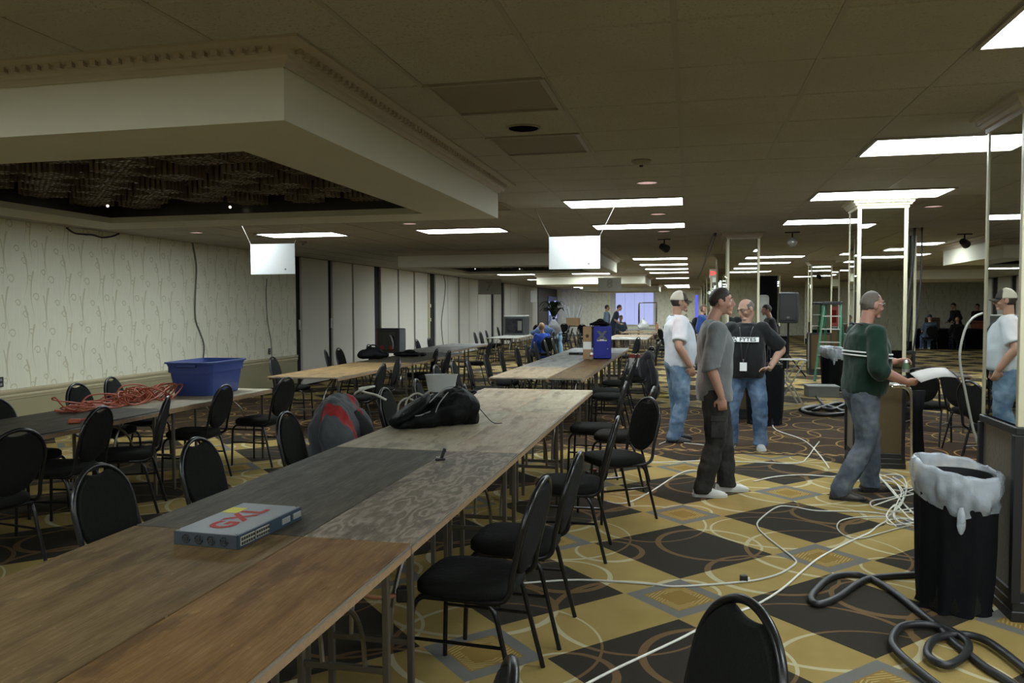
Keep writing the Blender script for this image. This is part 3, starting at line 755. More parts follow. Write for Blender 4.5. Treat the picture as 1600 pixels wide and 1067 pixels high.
for q in ((-L/2+.012, -Wd/2+.012), (L/2-.012, -Wd/2+.012), (-L/2+.012, Wd/2-.012)): obj('screw', lathe(B(), [(.004, 0), (.004, .002), (.001, .003)], 8, (q[0], q[1], Hh)), M['chrome'], sw)
# black clip
p = on(688, 719); c = thing('cable_clip', 'small black clip standing on the wavy-grained table', 'clip', p, .3)
obj('foot', box(B(), -.03, .03, -.018, .018, 0, .014, .005), M['blkpl'], c); obj('arm', box(B(), -.008, .012, -.008, .008, .012, .075, .004, M=Matrix.Rotation(.35, 4, 'Y')), M['blkpl'], c)
obj('metal_tip', lathe(B(), [(.006, 0), (.006, .006)], 8, (-.02, 0, .014)), M['chrome'], c)
from mathutils import noise as NZ
def rumple(me, amp, sc, st=(1, 1, .6)):
    me.update()
    nn = [v.normal.copy() for v in me.vertices]
    for v, n in zip(me.vertices, nn):
        p = Vector((v.co.x*st[0], v.co.y*st[1], v.co.z*st[2]))*sc
        v.co += n*amp*(NZ.noise(p)+.5*NZ.noise(p*2.3+Vector((3, 1, 7))))
    me.update()
# black backpack lying on the table
def lump(parts, vox, it=3):
    bm = B()
    for q in parts: ell(bm, q[0], q[1], 20, 12, Matrix.Rotation(q[2], 4, 'Z') if len(q) > 2 else None)
    me = remesh(bm, vox, it); rumple(me, .016, 8); return me
def meshobj(name, me, m, parent=None):
    me.materials.append(m); me.polygons.foreach_set('use_smooth', [True]*len(me.polygons)); return link(name, me, parent)
bp_ = thing('backpack', 'black backpack with grey cords lying on the tan table', 'backpack', (on(680, 668).x-.03, on(680, 668).y+.12, TH), radians(38))
bk = cloth('black_nylon', (.006, .006, .007), .6, .6, 12, .3, 0)
bm = B(); R = []
for x, hw, h0, sx in ((-.34, .09, .035, 0), (-.31, .14, .055, 0), (-.2, .17, .10, 0), (-.05, .18, .165, 0), (.1, .185, .215, 0), (.2, .175, .225, 0), (.28, .14, .19, 0), (.32, .08, .12, 0)):
    P = []
    for i in range(24):
        a = 2*pi*i/24; ca, sa = cos(a), sin(a); e = .7
        P.append((x, hw*math.copysign(abs(ca)**e, ca), 1.22*max(.001, h0/2+h0/2*math.copysign(abs(sa)**e, sa))))
    R.append(ring(bm, P))
skin(bm, R); me = remesh(bm, .012, 2); rumple(me, .022, 9, (1, 1, 1)); meshobj('body', me, bk, bp_)
bm = B(); R = []
for x, hw, h0 in ((-.36, .07, .03), (-.3, .13, .045), (-.16, .13, .05), (-.08, .06, .04)):
    R.append(ring(bm, [(x, -.05+hw*cos(2*pi*i/16), .06+max(0, x+.34)*.6+h0*.9*sin(2*pi*i/16)) for i in range(16)]))
skin(bm, R); obj('front_pocket', bm, bk, bp_, True)
gp = mat('grey_piping', (.25, .25, .24), .5)
for pts in ([(-.30, -.12, .09), (-.2, -.165, .08), (-.1, -.15, .10)], [(-.1, -.13, .15), (.0, -.05, .195), (.12, .05, .225), (.22, .1, .215)], [(-.18, -.1, .14), (-.08, -.02, .175), (.0, .08, .18), (-.08, .14, .13)], [(-.08, -.17, .06), (-.04, -.165, .14), (.06, -.1, .205)]):
    obj('bungee_cord', tube(B(), cat([(q[0], q[1], q[2]*1.24+.006) for q in pts], 5), .004, 6), gp, bp_)
obj('strap', tube(B(), cat([(.25, -.1, .2), (.34, -.14, .08), (.40, -.17, .015), (.46, -.2, .012)], 5), .012, 6, flat=.3), bk, bp_)
obj('carry_handle', tube(B(), cat([(.27, -.04, .22), (.33, 0, .24), (.27, .05, .22)], 5), .009, 6), bk, bp_)
# white oval basket with cable loops behind the backpack
p = at(690, 604, Y=6.35)
bs = thing('wire_basket', 'white oval plastic basket with grey cable loops behind the backpack', 'basket', (-2.02, 6.30, TH+.002), .2)
bm = B()
R = [ring(bm, [(k*.135*cos(2*pi*i/28), k*.07*sin(2*pi*i/28), z) for i in range(28)]) for k, z in ((.80, .20), (.98, .33), (1.04, .342), (.98, .342), (.80, .21))]
skin(bm, R); obj('bowl', bm, mat('pale_grey_plastic', (.55, .56, .54), .5), bs, 50)
obj('stand', box(B(), -.06, .05, -.04, .04, 0, .21, .01), mat('navy_plastic', (.02, .025, .06), .5), bs)
obj('tray', box(B(), .02, .26, -.05, .04, .13, .15, .006, M=Matrix.Rotation(-.15, 4, 'Y')), mat('pale_grey_plastic', (.4, .4, .4)), bs)
for k, (x, r, h) in enumerate(((-.2, .10, .19), (-.05, .13, .22), (-.28, .08, .15), (.22, .10, .18))):
    obj('cable_loop', tube(B(), cat([(x-r, -.03, .03), (x-r*.8, -.05, h*.7), (x, -.04, h), (x+r*.8, -.02, h*.75), (x+r, 0, .05)], 6), .008, 7), M['cable'], bs)
# blue keyboard-like black upright board right of backpack
bd = tag(obj('upright_black_board', box(B(), -.012, .012, -.1, .1, 0, .28, .006, M=Matrix.Rotation(-.35, 4, 'Y')), M['blkpl'], None, False, (-1.72, 6.28, TH+.002), .3), 'thin black board leaning upright behind the backpack', 'board')
# jacket on chair
jk = thing('draped_jacket', 'grey and red jacket draped over a chair beside the table', 'jacket', (-2.40, 5.70, 0), radians(4))
me = lump([((-.24, 0, .87), (.10, .27, .12)), ((-.20, -.08, .72), (.15, .31, .23)), ((-.33, .04, .70), (.11, .33, .27)), ((-.14, -.24, .60), (.13, .15, .22)), ((-.22, .27, .60), (.15, .15, .27)), ((-.06, -.12, .52), (.14, .17, .12)), ((-.36, -.1, .46), (.10, .24, .22)), ((-.1, .2, .5), (.14, .16, .14))], .014, 4)
jm = cloth('grey_jacket_cloth', (.075, .082, .09), .85, .9, 6, .2)
rd = cloth('red_jacket_panel', (.30, .022, .022), .85, .5, 8)
rumple(me, .022, 9)
jo = meshobj('jacket_body', me, jm, jk); me.materials.append(rd)
for f in me.polygons:
    c_ = f.center; w_ = .03*NZ.noise(c_*14)
    if c_.x > -.30 and ((abs(c_.y+.24+.25*(c_.z-.8)+w_) < .045 and c_.z > .55) or (abs(c_.y-.08-.15*(c_.z-.8)+w_) < .035 and c_.z > .62) or (abs(c_.y-.33) < .045 and c_.z < .66)): f.material_index = 1
obj('sleeve', tube(B(), cat([(-.12, -.06, .84), (-.02, -.06, .74), (.03, -.08, .6), (.04, -.1, .5)], 4), [.05, .055, .055, .055, .055, .055, .05, .05, .05, .05, .045, .045, .04], 10), mat('dark_sleeve', (.02, .02, .022), .9), jk, True)
obj('white_lining', tube(B(), cat([(-.0, -.14, .66), (.05, -.15, .58), (.06, -.15, .5)], 4), .03, 8, flat=.4), M['paperw'], jk, True)
lc = thing('coiled_white_cable', 'small coil of white cable on top of the draped jacket', 'cable', (-2.56, 5.98, .95), 0)
obj('coil', tube(B(), cat([(-.1, .02, .0), (-.05, -.04, .03), (.03, -.05, .06), (.07, .02, .07), (.0, .06, .06), (-.05, .0, .05), (.02, -.05, .03), (.12, -.06, .01), (.2, -.05, -.03)], 5), .009, 7), M['cableW'], lc, True)

# blue tub on the wall row
tb = thing('storage_tub', 'large open blue plastic tub on the tan wall-row table', 'storage tub', (-5.02, 7.53, TH), radians(4))
bl2 = mat('blue_tub_plastic', (.05, .085, .30), .38, 0, .08)
def rrect(hx, hy, r, z, n=5):
    P = []
    for cx, cy, a0 in ((hx-r, hy-r, 0), (-hx+r, hy-r, pi/2), (-hx+r, -hy+r, pi), (hx-r, -hy+r, 3*pi/2)):
        for k in range(n+1): a = a0+pi/2*k/n; P.append((cx+r*cos(a), cy+r*sin(a), z))
    return P
bm = B()
R = [ring(bm, rrect(.25*k, .36*k2, .06, z)) for k, k2, z in ((.80, .84, .0), (.83, .87, .012), (.94, .95, .24), (1.0, 1.0, .243), (1.0, 1.0, .30), (1.04, 1.03, .33), (1.10, 1.07, .333), (1.10, 1.07, .35), (1.0, 1.0, .352), (.95, .96, .30), (.80, .84, .02))]
skin(bm, R); obj('tub_body', bm, bl2, tb, 40)
for s in (-1, 1): obj('handle_grip', box(B(), -.1, .1, s*.385-.02, s*.385+.02, .30, .325, .006), bl2, tb)
# orange cord tangle
oc = thing('orange_cord_tangle', 'tangled pile of orange extension cords on the wall row', 'extension cord', (-5.2, 6.55, TH), radians(86))
bm = B(); rg_ = random.Random(5)
for k in range(26):
    cx = rg_.uniform(-.62, .42); cy = rg_.uniform(-.10, .10); rx = rg_.uniform(.12, .3); ry = rg_.uniform(.05, .15); hz = .03+.10*math.exp(-((cx-.3)/.55)**2); ph = rg_.uniform(0, 6)
    P = []
    for i in range(13):
        a = ph+i*.55; P.append((cx+rx*cos(a)+.03*sin(2.3*a), cy+ry*sin(a), max(.008, hz*(.55+.5*sin(1.7*a+ph)))))
    tube(bm, cat(P, 4), .007, 5)
tube(bm, cat([(-.5, 0, .05), (-.8, .05, .12), (-.88, -.05, .15), (-.86, -.12, .07), (-.7, -.1, .02)], 6), .007, 5)
for q in ((.1, .05, .16), (-.35, .0, .12)): tube(bm, cat([(q[0]-.25, q[1], .03), (q[0]-.1, q[1]+.03, q[2]), (q[0]+.15, q[1], q[2]*.9), (q[0]+.25, q[1]-.05, .03)], 6), .007, 5)
tag(obj('cord_pile', bm, M['orange'], oc, True), kind='stuff')
p = on(118, 661); sc_ = thing('orange_plug', 'small orange plug scrap on the dark wall-row table', 'plug', p, .3)
obj('plug_body', box(B(), -.05, .04, -.025, .025, 0, .035, .01), M['orange'], sc_); obj('cord_stub', tube(B(), cat([(.03, 0, .02), (.09, .03, .03), (.14, 0, .01)], 4), .007, 6), M['orange'], sc_)
# black cord behind the tub and wall plates
def cable(name, label, pts, r, m, category='cable', group=None, n=8, seg=6, lift=None):
    o = obj(name, tube(B(), cat(pts, seg), r, n), m, None, True); return tag(o, label, category, group)
for i, (px, py, lb, cl) in enumerate(((299, 594, 'dark outlet plate low on wallpapered wall behind the cord tangle', 'blkpl'), (308, 586, 'pale wall plate beside the dark outlet near the tub', 'paperw'), (421, 549, 'dark switch plate on the wall right of the tub', 'blkpl'), (0, 597, 'dark outlet plate at the left picture edge', 'blkpl'))):
    q = at(px, py, X=XL+.012)
    wpz = thing('wall_plate', lb, 'wall plate', (XL+.013, q.y, q.z))
    obj('plate', box(B(), 0, .012, -.04, .04, -.06, .06, .004), M[cl], wpz)
    for s in (-1, 1): obj('socket', box(B(), .012, .016, -.015, .015, s*.028-.014, s*.028+.014, .002), M['grey'], wpz)
# ------------------------------------------------------------------ hanging signs and ceiling fittings
def sign(x0, x1, y, z0, z1, label, m, mark=None, lines=True):
    s = thing('hanging_sign', label, 'sign', ((x0+x1)/2, y, z0), 0, 'signs hung from the ceiling')
    w_ = (x1-x0)/2; h = z1-z0
    obj('board', box(B(), -w_, w_, -.004, .004, 0, h), m, s)
    for sx in (-1, 1):
        obj('string', tube(B(), [(sx*w_*.97, 0, h-.01), (sx*(w_+.16), .0, CZ-z0)], .0022, 5), mat('thin_string', (.3, .29, .25), .8), s)
    return s
s1 = sign(-5.1, -4.53, 8.57, 2.055, 2.41, 'plain white sign hung in front of the wallpapered wall', M['white'])
obj('corner_mark', box(B(), .155, .175, -.0055, -.004, .045, .065), M['grey'], s1)
s2 = sign(-1.51, -.955, 8.57, 2.065, 2.415, 'plain white sign hung over the central tables', M['white'])
obj('corner_mark', box(B(), .145, .165, -.0055, -.004, .045, .06), M['grey'], s2)
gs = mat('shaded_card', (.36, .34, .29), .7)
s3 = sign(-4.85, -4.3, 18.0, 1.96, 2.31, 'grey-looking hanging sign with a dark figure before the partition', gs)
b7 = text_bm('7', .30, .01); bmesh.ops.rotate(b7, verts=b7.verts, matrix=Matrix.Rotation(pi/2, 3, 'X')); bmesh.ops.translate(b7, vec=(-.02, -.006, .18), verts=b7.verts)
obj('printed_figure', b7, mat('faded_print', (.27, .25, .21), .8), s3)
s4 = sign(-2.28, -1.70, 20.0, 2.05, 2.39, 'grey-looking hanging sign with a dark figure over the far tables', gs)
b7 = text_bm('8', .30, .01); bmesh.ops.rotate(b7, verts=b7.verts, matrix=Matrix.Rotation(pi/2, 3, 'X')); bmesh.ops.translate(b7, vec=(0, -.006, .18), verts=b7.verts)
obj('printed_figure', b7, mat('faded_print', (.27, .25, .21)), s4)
s5 = sign(-7.4, -7.1, 37.0, 1.9, 2.45, 'tall narrow white sign far down by the dark entry wall', M['white'])
# ceiling speaker, downlights, detectors, globe fixtures
p = at(818, 199, z=CZ)
sp = thing('ceiling_speaker', 'round black ceiling speaker with pale rim between the two grilles', 'speaker', (p.x, p.y, CZ))
obj('cone', lathe(B(), [(.088, -.008), (.09, -.006), (.09, .01)], 24), mat('speaker_cone_black', (.004, .004, .005), .95, 0, .1, 8, 0, 0.0), sp); bm = tube(B(), [(.098*cos(2*pi*i/28), .098*sin(2*pi*i/28), -.004) for i in range(28)], .008, 6, True); obj('rim', bm, M['tbar'], sp, 40)
for px, py, lb in ((1011, 285, 'nearest pinkish round downlight left of centre'), (1028, 334, 'second pinkish downlight between the two glowing panels'), (1037, 361, 'third small pinkish downlight behind the panels'), (1458, 322, 'pinkish round downlight right of the cream-trimmed column'), (307, 363, 'pinkish downlight over the left wall cable'), (640, 349, 'pinkish downlight left of the long left panel')):
    p = at(px, py, z=CZ); d = thing('recessed_downlight', lb, 'downlight', (p.x, p.y, CZ), 0, 'recessed warm downlights')
    obj('lens', lathe(B(), [(.085, -.003), (.085, .012)], 24), emit('pinkish_lamp', (.95, .62, .58), .2), d)
    bm = tube(B(), [(.092*cos(2*pi*i/24), .092*sin(2*pi*i/24), -.003) for i in range(24)], .006, 6, True); obj('rim', bm, M['tbar'], d)
    if px in (1011, 1028, 1458):
        li = bpy.data.lights.new('downlight_beam', 'SPOT'); li.energy = 14; li.color = (1, .42, .18); li.spot_size = radians(50); li.spot_blend = .8; li.shadow_soft_size = .06
        lo = bpy.data.objects.new('lamp_beam', li); COL.objects.link(lo); lo.parent = d; lo.location = (0, 0, -.02)
for px, py, lb in ((1002, 250, 'white smoke detector right of the second grille'), (473, 378, 'pale smoke detector over the left hanging sign')):
    p = at(px, py, z=CZ); d = thing('smoke_detector', lb, 'smoke detector', (p.x, p.y, CZ))
    obj('housing', lathe(B(), [(.07, 0), (.072, -.012), (.06, -.03), (.04, -.038), (.0005, -.04)], 20), M['tbar'], d, 40); obj('sensor_tip', lathe(B(), [(.014, -.036), (.014, -.05), (.001, -.052)], 10), M['blkpl'], d)
for px, py, lb, cr in ((1238, 362, 'clear glass globe lamp hanging under the ceiling by the columns', True), (1038, 373, 'dark spotlight under the ceiling beyond the glowing panels', False), (1500, 367, 'dark globe fixture before the right-hand soffit', False)):
    p = at(px, py, z=CZ) if px != 1500 else Vector((4.0, 13.2, CZ)); d = thing('ceiling_spot', lb, 'ceiling spot', (p.x, p.y, CZ))
    obj('mount', box(B(), -.10, .10, -.025, .025, -.02, 0, .004), M['blkpl'], d); obj('stem', tube(B(), [(0, 0, -.02), (0, 0, -.09)], .012, 8), M['blkpl'], d)
    if cr: obj('globe', ell(B(), (0, 0, -.15), (.07, .07, .07), 16, 10), mat('globe_glass', (.5, .5, .47), .08, .5), d, True)
    else: obj('lamp_head', tube(B(), [(-.04, -.05, -.12), (.04, .05, -.16)], [.05, .065], 12), M['blkpl'], d)
# exit sign
p = at(1119, 427, Y=20); ex = thing('exit_sign', 'small red lit EXIT sign among the distant columns', 'exit sign', (p.x, 20, p.z))
obj('housing', box(B(), -.16, .16, -.02, .02, -.10, .10, .006), M['paperw'], ex); bm = text_bm('EXIT', .13, .004); bmesh.ops.rotate(bm, verts=bm.verts, matrix=Matrix.Rotation(pi/2, 3, 'X')); bmesh.ops.translate(bm, vec=(0, -.0215, 0), verts=bm.verts)
obj('lit_letters', bm, emit('exit_red', (1, .05, .04), .6), ex); obj('rod', tube(B(), [(0, 0, .1), (0, 0, CZ-p.z)], .008, 6), M['paperw'], ex)
# black cable run on the ceiling and hanging cables
cable('ceiling_cable', 'thin black cable running along the ceiling to the far wall', [(.34, 12.1, CZ-.015), (.33, 16, CZ-.02), (.30, 24, CZ-.02), (.24, 32, CZ-.02)], .018, M['rubber'])
cable('hanging_black_cable', 'black cable hanging from ceiling right of cream-trimmed column', [(3.02, 12.05, CZ), (3.0, 12.04, 2.2), (2.92, 12.0, 1.6), (2.9, 12.0, 1.1), (2.93, 12.0, .6)], .016, M['rubber'], group='black cables hanging by the column')
cable('hanging_black_cable', 'second black cable hanging close to the first by the cream-trimmed column', [(3.10, 12.0, CZ), (3.1, 12.0, 2.1), (3.06, 11.98, 1.5), (3.0, 12.0, .9)], .012, M['rubber'], group='black cables hanging by the column')
def wallpts(l, X=XL+.02): return [at(a, b, X=X) for a, b in l]
cable('wall_cable', 'grey cable hanging down the wallpapered wall to the tub', wallpts([(298, 367), (304, 395), (307, 420), (305, 470), (306, 500), (313, 520), (319, 540), (317, 566)]), .012, mat('grey_green_cord', (.14, .15, .12), .6))
cable('wall_cable', 'thin cable hanging down wallpapered wall below the white sign', wallpts([(417, 435), (416, 460), (418, 500), (423, 530), (426, 570)]), .008, mat('grey_green_cord', (.14, .15, .12), .6))
cable('wall_cable', 'black cable sagging along the top of the wallpapered wall', wallpts([(104, 356), (116, 364), (130, 366), (145, 367), (160, 371), (176, 369), (186, 365)]), .012, M['rubber'])
cable('wall_cable', 'thin grey cable hanging down a cream partition panel', [at(a, b, X=XL+.015) for a, b in ((693, 430), (696, 445), (694, 470), (690, 500), (691, 525), (693, 540))], .014, mat('grey_green_cord', (.14, .15, .12), .6))

# ------------------------------------------------------------------ computers, boxes, bags on the far tables
def pc(name, label, x, y, rz, w_, d, h, body, side, extra):
    t = thing(name, label, 'computer', (x, y, TH), rz)
    obj('case', box(B(), -w_/2, w_/2, -d/2, d/2, .012, h, .012), body, t); obj('side_window', box(B(), -w_/2+.06, w_/2-.07, -d/2-.006, -d/2+.002, .06, h-.06, .004), side, t)
    for sx in (-1, 1):
        for sy in (-1, 1): obj('foot', lathe(B(), [(.018, 0), (.018, .014)], 8, (sx*(w_/2-.05), sy*(d/2-.04), 0)), M['rubber'], t)
    extra(t, w_, d, h); return t
def ex1(t, w_, d, h):
    rd_ = mat('red_fan_glow', (.16, .012, .008), .4)  # red glow put into the fan colour, without emission
    for k in range(2): obj('red_lit_fan', lathe(B(), [(.05, 0), (.05, .006), (.02, .008)], 14), rd_, t).matrix_local = Matrix.Translation((-w_/2+.12+k*.22, -d/2-.008, .12)) @ Matrix.Rotation(pi/2, 4, 'X')
    obj('front_bezel', box(B(), -w_/2-.02, -w_/2+.004, -d/2, d/2, .012, h, .008), mat('dark_red_bezel', (.07, .012, .01), .4), t)
    obj('rear_panel', box(B(), w_/2-.004, w_/2+.012, -d/2+.01, d/2-.01, .02, h-.01, .003), mat('grey_steel_panel', (.22, .23, .25), .45, .5), t)
    obj('cable', tube(B(), cat([(.05, -d/2-.01, .36), (.1, -d/2-.04, .34), (.14, -d/2-.03, .2), (.12, -d/2-.02, .1)], 5), .016, 7), M['grey'], t)
pc('computer_tower', 'open black computer tower with red glow before the partition', -5.75, 14.75, radians(-14), .52, .22, .50, M['blkpl'], mat('tower_dark_glass', (.015, .013, .012), .1), ex1)
def ex2(t, w_, d, h):
    obj('silver_top', box(B(), -w_/2, w_/2, -d/2, d/2, h, h+.04, .015), mat('silver_lid', (.62, .62, .62), .3, .5), t)
    obj('drive_stack', box(B(), w_/2-.24, w_/2-.1, -d/2-.012, -d/2, .15, h-.14, .004), M['steel'], t); obj('fan', lathe(B(), [(.09, 0), (.09, .01), (.03, .014)], 16), M['blkpl'], t).matrix_local = Matrix.Translation((-.12, -d/2-.004, .24)) @ Matrix.Rotation(pi/2, 4, 'X')
pc('cube_computer_case', 'big dark computer case with silver top on a far table', -5.6, 25.6, radians(-6), .72, .5, .60, mat('charcoal_case', (.05, .055, .055), .45), mat('case_dark_glass', (.012, .012, .018), .12), ex2)
def ex3(t, w_, d, h):
    bm = text_bm('X', .2, .012); bmesh.ops.rotate(bm, verts=bm.verts, matrix=Matrix.Rotation(pi/2, 3, 'X')); bmesh.ops.translate(bm, vec=(-.01, -d/2-.0085, .40), verts=bm.verts)
    obj('grey_emblem', bm, mat('emblem_grey', (.12, .13, .12), .5), t)
    obj('pale_badge', box(B(), -.095, .075, -d/2-.0075, -d/2-.004, .315, .345, .001), M['paperw'], t)
    obj('power_button', lathe(B(), [(.012, 0), (.012, .006)], 10), M['steel'], t).matrix_local = Matrix.Translation((.09, -d/2-.002, .18)) @ Matrix.Rotation(pi/2, 4, 'X')
bb = mat('deep_blue_case', (.012, .02, .26), .4, 0, .08)
pc('blue_computer_tower', 'deep blue computer tower standing on the second central row', -1.52, 13.95, radians(8), .31, .46, .57, bb, bb, ex3)
cbx = thing('cardboard_box', 'tall brown cardboard box beside the blue computer', 'box', (-1.76, 13.85, TH), radians(5))
obj('carton', box(B(), -.075, .075, -.15, .15, 0, .56, .003), M['card'], cbx); obj('white_label', box(B(), -.072, .072, -.153, -.15, .17, .30), M['paperw'], cbx); obj('dark_stamp', lathe(B(), [(.03, 0), (.03, .002)], 12), mat('stamp_brown', (.06, .035, .02), .8), cbx).matrix_local = Matrix.Translation((0, -.15, .40)) @ Matrix.Rotation(pi/2, 4, 'X')
cn = thing('drink_can', 'silver drink can in front of the cardboard box', 'can', (-1.66, 13.6, TH)); obj('can_body', lathe(B(), [(.028, 0), (.033, .006), (.033, .11), (.027, .122)], 16), M['alu'], cn, 40); obj('red_band', lathe(B(), [(.0335, .05), (.0335, .085)], 16), mat('can_red', (.3, .1, .08), .4), cn)
fl = thing('flat_black_case', 'flat black laptop case on the wide grey table', 'laptop case', (-2.05, 15.1, TH), .1); obj('case_shell', box(B(), -.22, .22, -.15, .15, 0, .045, .012), M['blkpl'], fl); obj('latch', box(B(), -.03, .03, -.156, -.148, .015, .03), M['steel'], fl)
def bag(name, label, x, y, z, rz, sx, sy, sz, m, cat_='bag'):
    t = thing(name, label, cat_, (x, y, z), rz); r = random.Random(int(x*100)+int(y*7))
    me = lump([((r.uniform(-.2, .2)*sx, r.uniform(-.2, .2)*sy, sz*.42), (sx*.8, sy*.8, sz*.42)), ((-.35*sx, 0, sz*.3), (sx*.6, sy*.75, sz*.3)), ((.35*sx, .1*sy, sz*.33), (sx*.6, sy*.7, sz*.33)), ((0, 0, sz*.7), (sx*.5, sy*.5, sz*.28))], max(.012, min(sx, sy, sz)*.12), 4)
    meshobj('bag_body', me, m, t)
    obj('handle', tube(B(), cat([(-.3*sx, 0, sz*.82), (-.12*sx, 0, sz*1.1), (.15*sx, 0, sz*1.08), (.3*sx, 0, sz*.8)], 5), .012, 6), m, t)
    return t
bag('black_bag', 'black bag slumped on the table left of the computer tower', -5.45, 13.1, TH, .4, .30, .2, .22, bk)
bag('black_laptop_bag', 'low black bag lying beside the computer tower', -5.1, 14.0, TH, .1, .34, .18, .10, bk)
bag('bag_pile', 'black bag lying on top of the blue computer', -1.55, 13.95, TH+.572, .2, .20, .17, .10, bk)
bag('blue_bag', 'dark blue duffel bag right of the silver-topped case', -4.55, 24.7, TH-.02, .2, .42, .25, .38, cloth('blue_nylon', (.03, .06, .13), .7, .5, 8))
bag('white_plastic_bag', 'white plastic carrier bag on the farthest central table', -1.85, 31.9, TH, 0, .24, .2, .42, mat('white_plastic', (.72, .73, .72), .5, 0, .05))
for i, (x, y, sx, sz) in enumerate(((-.5, 31.8, .35, .85), (-.75, 32.9, .26, .7), (-.2, 33.2, .3, .8))):
    bag('black_equipment_bag', ['black equipment bag, largest of the heap right of the white bag', 'black equipment bag behind the white bag', 'black equipment bag at right of the far heap'][i], x, y, 0, .3*i, sx, .3, sz+.4, bk)
# dark coat and red-topped bottle carrier on aisle chairs
ct = thing('dark_coat', 'dark grey coat hung over a chair beside the blue computer', 'coat', (-.93, 13.25, 0), pi)
me = lump([((-.26, 0, .84), (.10, .25, .10)), ((-.22, .0, .66), (.14, .24, .24)), ((-.3, .05, .45), (.12, .22, .25)), ((-.08, -.1, .58), (.2, .15, .09)), ((-.34, -.1, .3), (.10, .15, .2))], .018, 4)
meshobj('coat_body', me, cloth('charcoal_wool', (.018, .018, .02), .95, .8, 6), ct); obj('sleeve', tube(B(), cat([(-.28, .2, .8), (-.34, .26, .6), (-.36, .27, .4)], 4), .05, 9), cloth('charcoal_wool2', (.02, .02, .022)), ct, True)
chair(0, 0, 180, 'chair under the dark grey coat, aisle side of the second row', 'black chairs on aisle side of second central row', xy=(-.93, 13.25))
rb = thing('red_topped_carrier', 'small red-topped bottle carrier beside the second central row', 'bottle carrier', (-1.0, 14.6, .5)); 
obj('carrier_box', box(B(), -.1, .1, -.08, .08, 0, .24, .01), M['paperw'], rb); obj('red_lid', box(B(), -.105, .105, -.085, .085, .22, .30, .02), mat('red_plastic', (.35, .05, .03), .5), rb)
for s in (-1, 1): obj('white_stripe', box(B(), s*.06-.012, s*.06+.012, -.083, -.08, .0, .24), M['white'], rb)
for i, (x, y, t_) in enumerate(((-1.6, 22.9, 'white paper sheet on the nearest far central table'), (-1.5, 28.6, 'white paper sheet on the far honey table'), (-1.9, 23.6, 'second white paper sheet on the nearest far central table'))):
    pp = thing('paper_sheet', t_, 'paper', (x, y, TH), .4*i); obj('sheet', box(B(), -.15, .15, -.11, .11, 0, .003), M['paperw'], pp)
bt = thing('orange_bottle', 'orange drink bottle on the farthest central table', 'bottle', (-1.3, 31.8, TH)); obj('bottle_body', lathe(B(), [(.05, 0), (.055, .02), (.055, .18), (.02, .25), (.02, .29)], 12), mat('orange_drink', (.5, .2, .1), .3), bt, 40); obj('cap', lathe(B(), [(.022, .28), (.022, .31)], 10), M['white'], bt)
# box of white tubes, luggage cart, potted palm
tbx = thing('tube_box', 'cardboard box of rolled white tubes on small far table', 'box', (-5.5, 37.8, TH)); 
bm = B(); 
for a in ((-.3, .3, -.25, -.23), (-.3, .3, .23, .25), (-.3, -.28, -.23, .23), (.28, .3, -.23, .23)): box(bm, *a, 0, .4)
box(bm, -.3, .3, -.25, .25, 0, .02); obj('carton', bm, M['card'], tbx)
for k in range(9):
    a = k*.7; obj('white_tube', tube(B(), [(.16*cos(a), .14*sin(a), .05), (.45*cos(a), .3*sin(a), .95+.08*sin(3*a))], .04, 10), M['white'], tbx, 60)
lg = thing('luggage_cart', 'brass hoop luggage cart silhouetted before the bluish window', 'luggage cart', (-2.2, 42.0, 0))
br_ = mat('dark_brass', (.18, .15, .10), .35, .8)
for s in (-1, 1): obj('hoop', tube(B(), cat([(s*.45, -.3, .2), (s*.45, -.3, 1.6), (s*.45, -.15, 1.85), (s*.45, .15, 1.85), (s*.45, .3, 1.6), (s*.45, .3, .2)], 5), .025, 8), br_, lg)
obj('top_rail', tube(B(), [(-.45, 0, 1.88), (.45, 0, 1.88)], .025, 8), br_, lg); obj('deck', box(B(), -.55, .55, -.35, .35, .16, .22, .02), mat('red_deck', (.1, .02, .02), .8), lg)
for sx in (-1, 1):
    for sy in (-1, 1): obj('wheel', tube(B(), [(sx*.42, sy*.28-.02, .08), (sx*.42, sy*.28+.02, .08)], .08, 14), M['rubber'], lg)
pl = thing('potted_palm', 'dark potted palm by the entry wall beyond the partition', 'plant', (-6.9, 40.5, 0))
obj('pot', lathe(B(), [(.16, 0), (.22, .4), (.24, .42), (.2, .42), (.19, .38)], 18), mat('dark_pot', (.04, .03, .025), .5), pl, 40); obj('trunk', tube(B(), [(0, 0, .35), (.03, .02, .8), (0, 0, 1.1)], .04, 8), M['card'], pl)
gl_ = mat('palm_green', (.012, .035, .014), .5)
for k in range(26):
    a = k*2.4; e = .62+.2*sin(k*1.7); h0 = 1.35+.3*cos(k*2.1); bm = B(); N = 7; vs_ = []
    for i in range(N):
        t_ = i/(N-1); r = e*t_**1.3; z = .95+(.35+.45*(h0-1.0))*sin(t_*2.3)*1.6; w2 = .10*sin(pi*min(1, t_*.9+.08)); d = (cos(a), sin(a)); vs_.append(((d[0]*r-d[1]*w2, d[1]*r+d[0]*w2, z-.03), (d[0]*r, d[1]*r, z), (d[0]*r+d[1]*w2, d[1]*r-d[0]*w2, z-.03)))
    V = [ring(bm, q) for q in vs_]
    for q, q2 in zip(V, V[1:]):
        for i in range(2): bm.faces.new((q[i], q[i+1], q2[i+1], q2[i]))
    obj('frond', bm, gl_, pl)

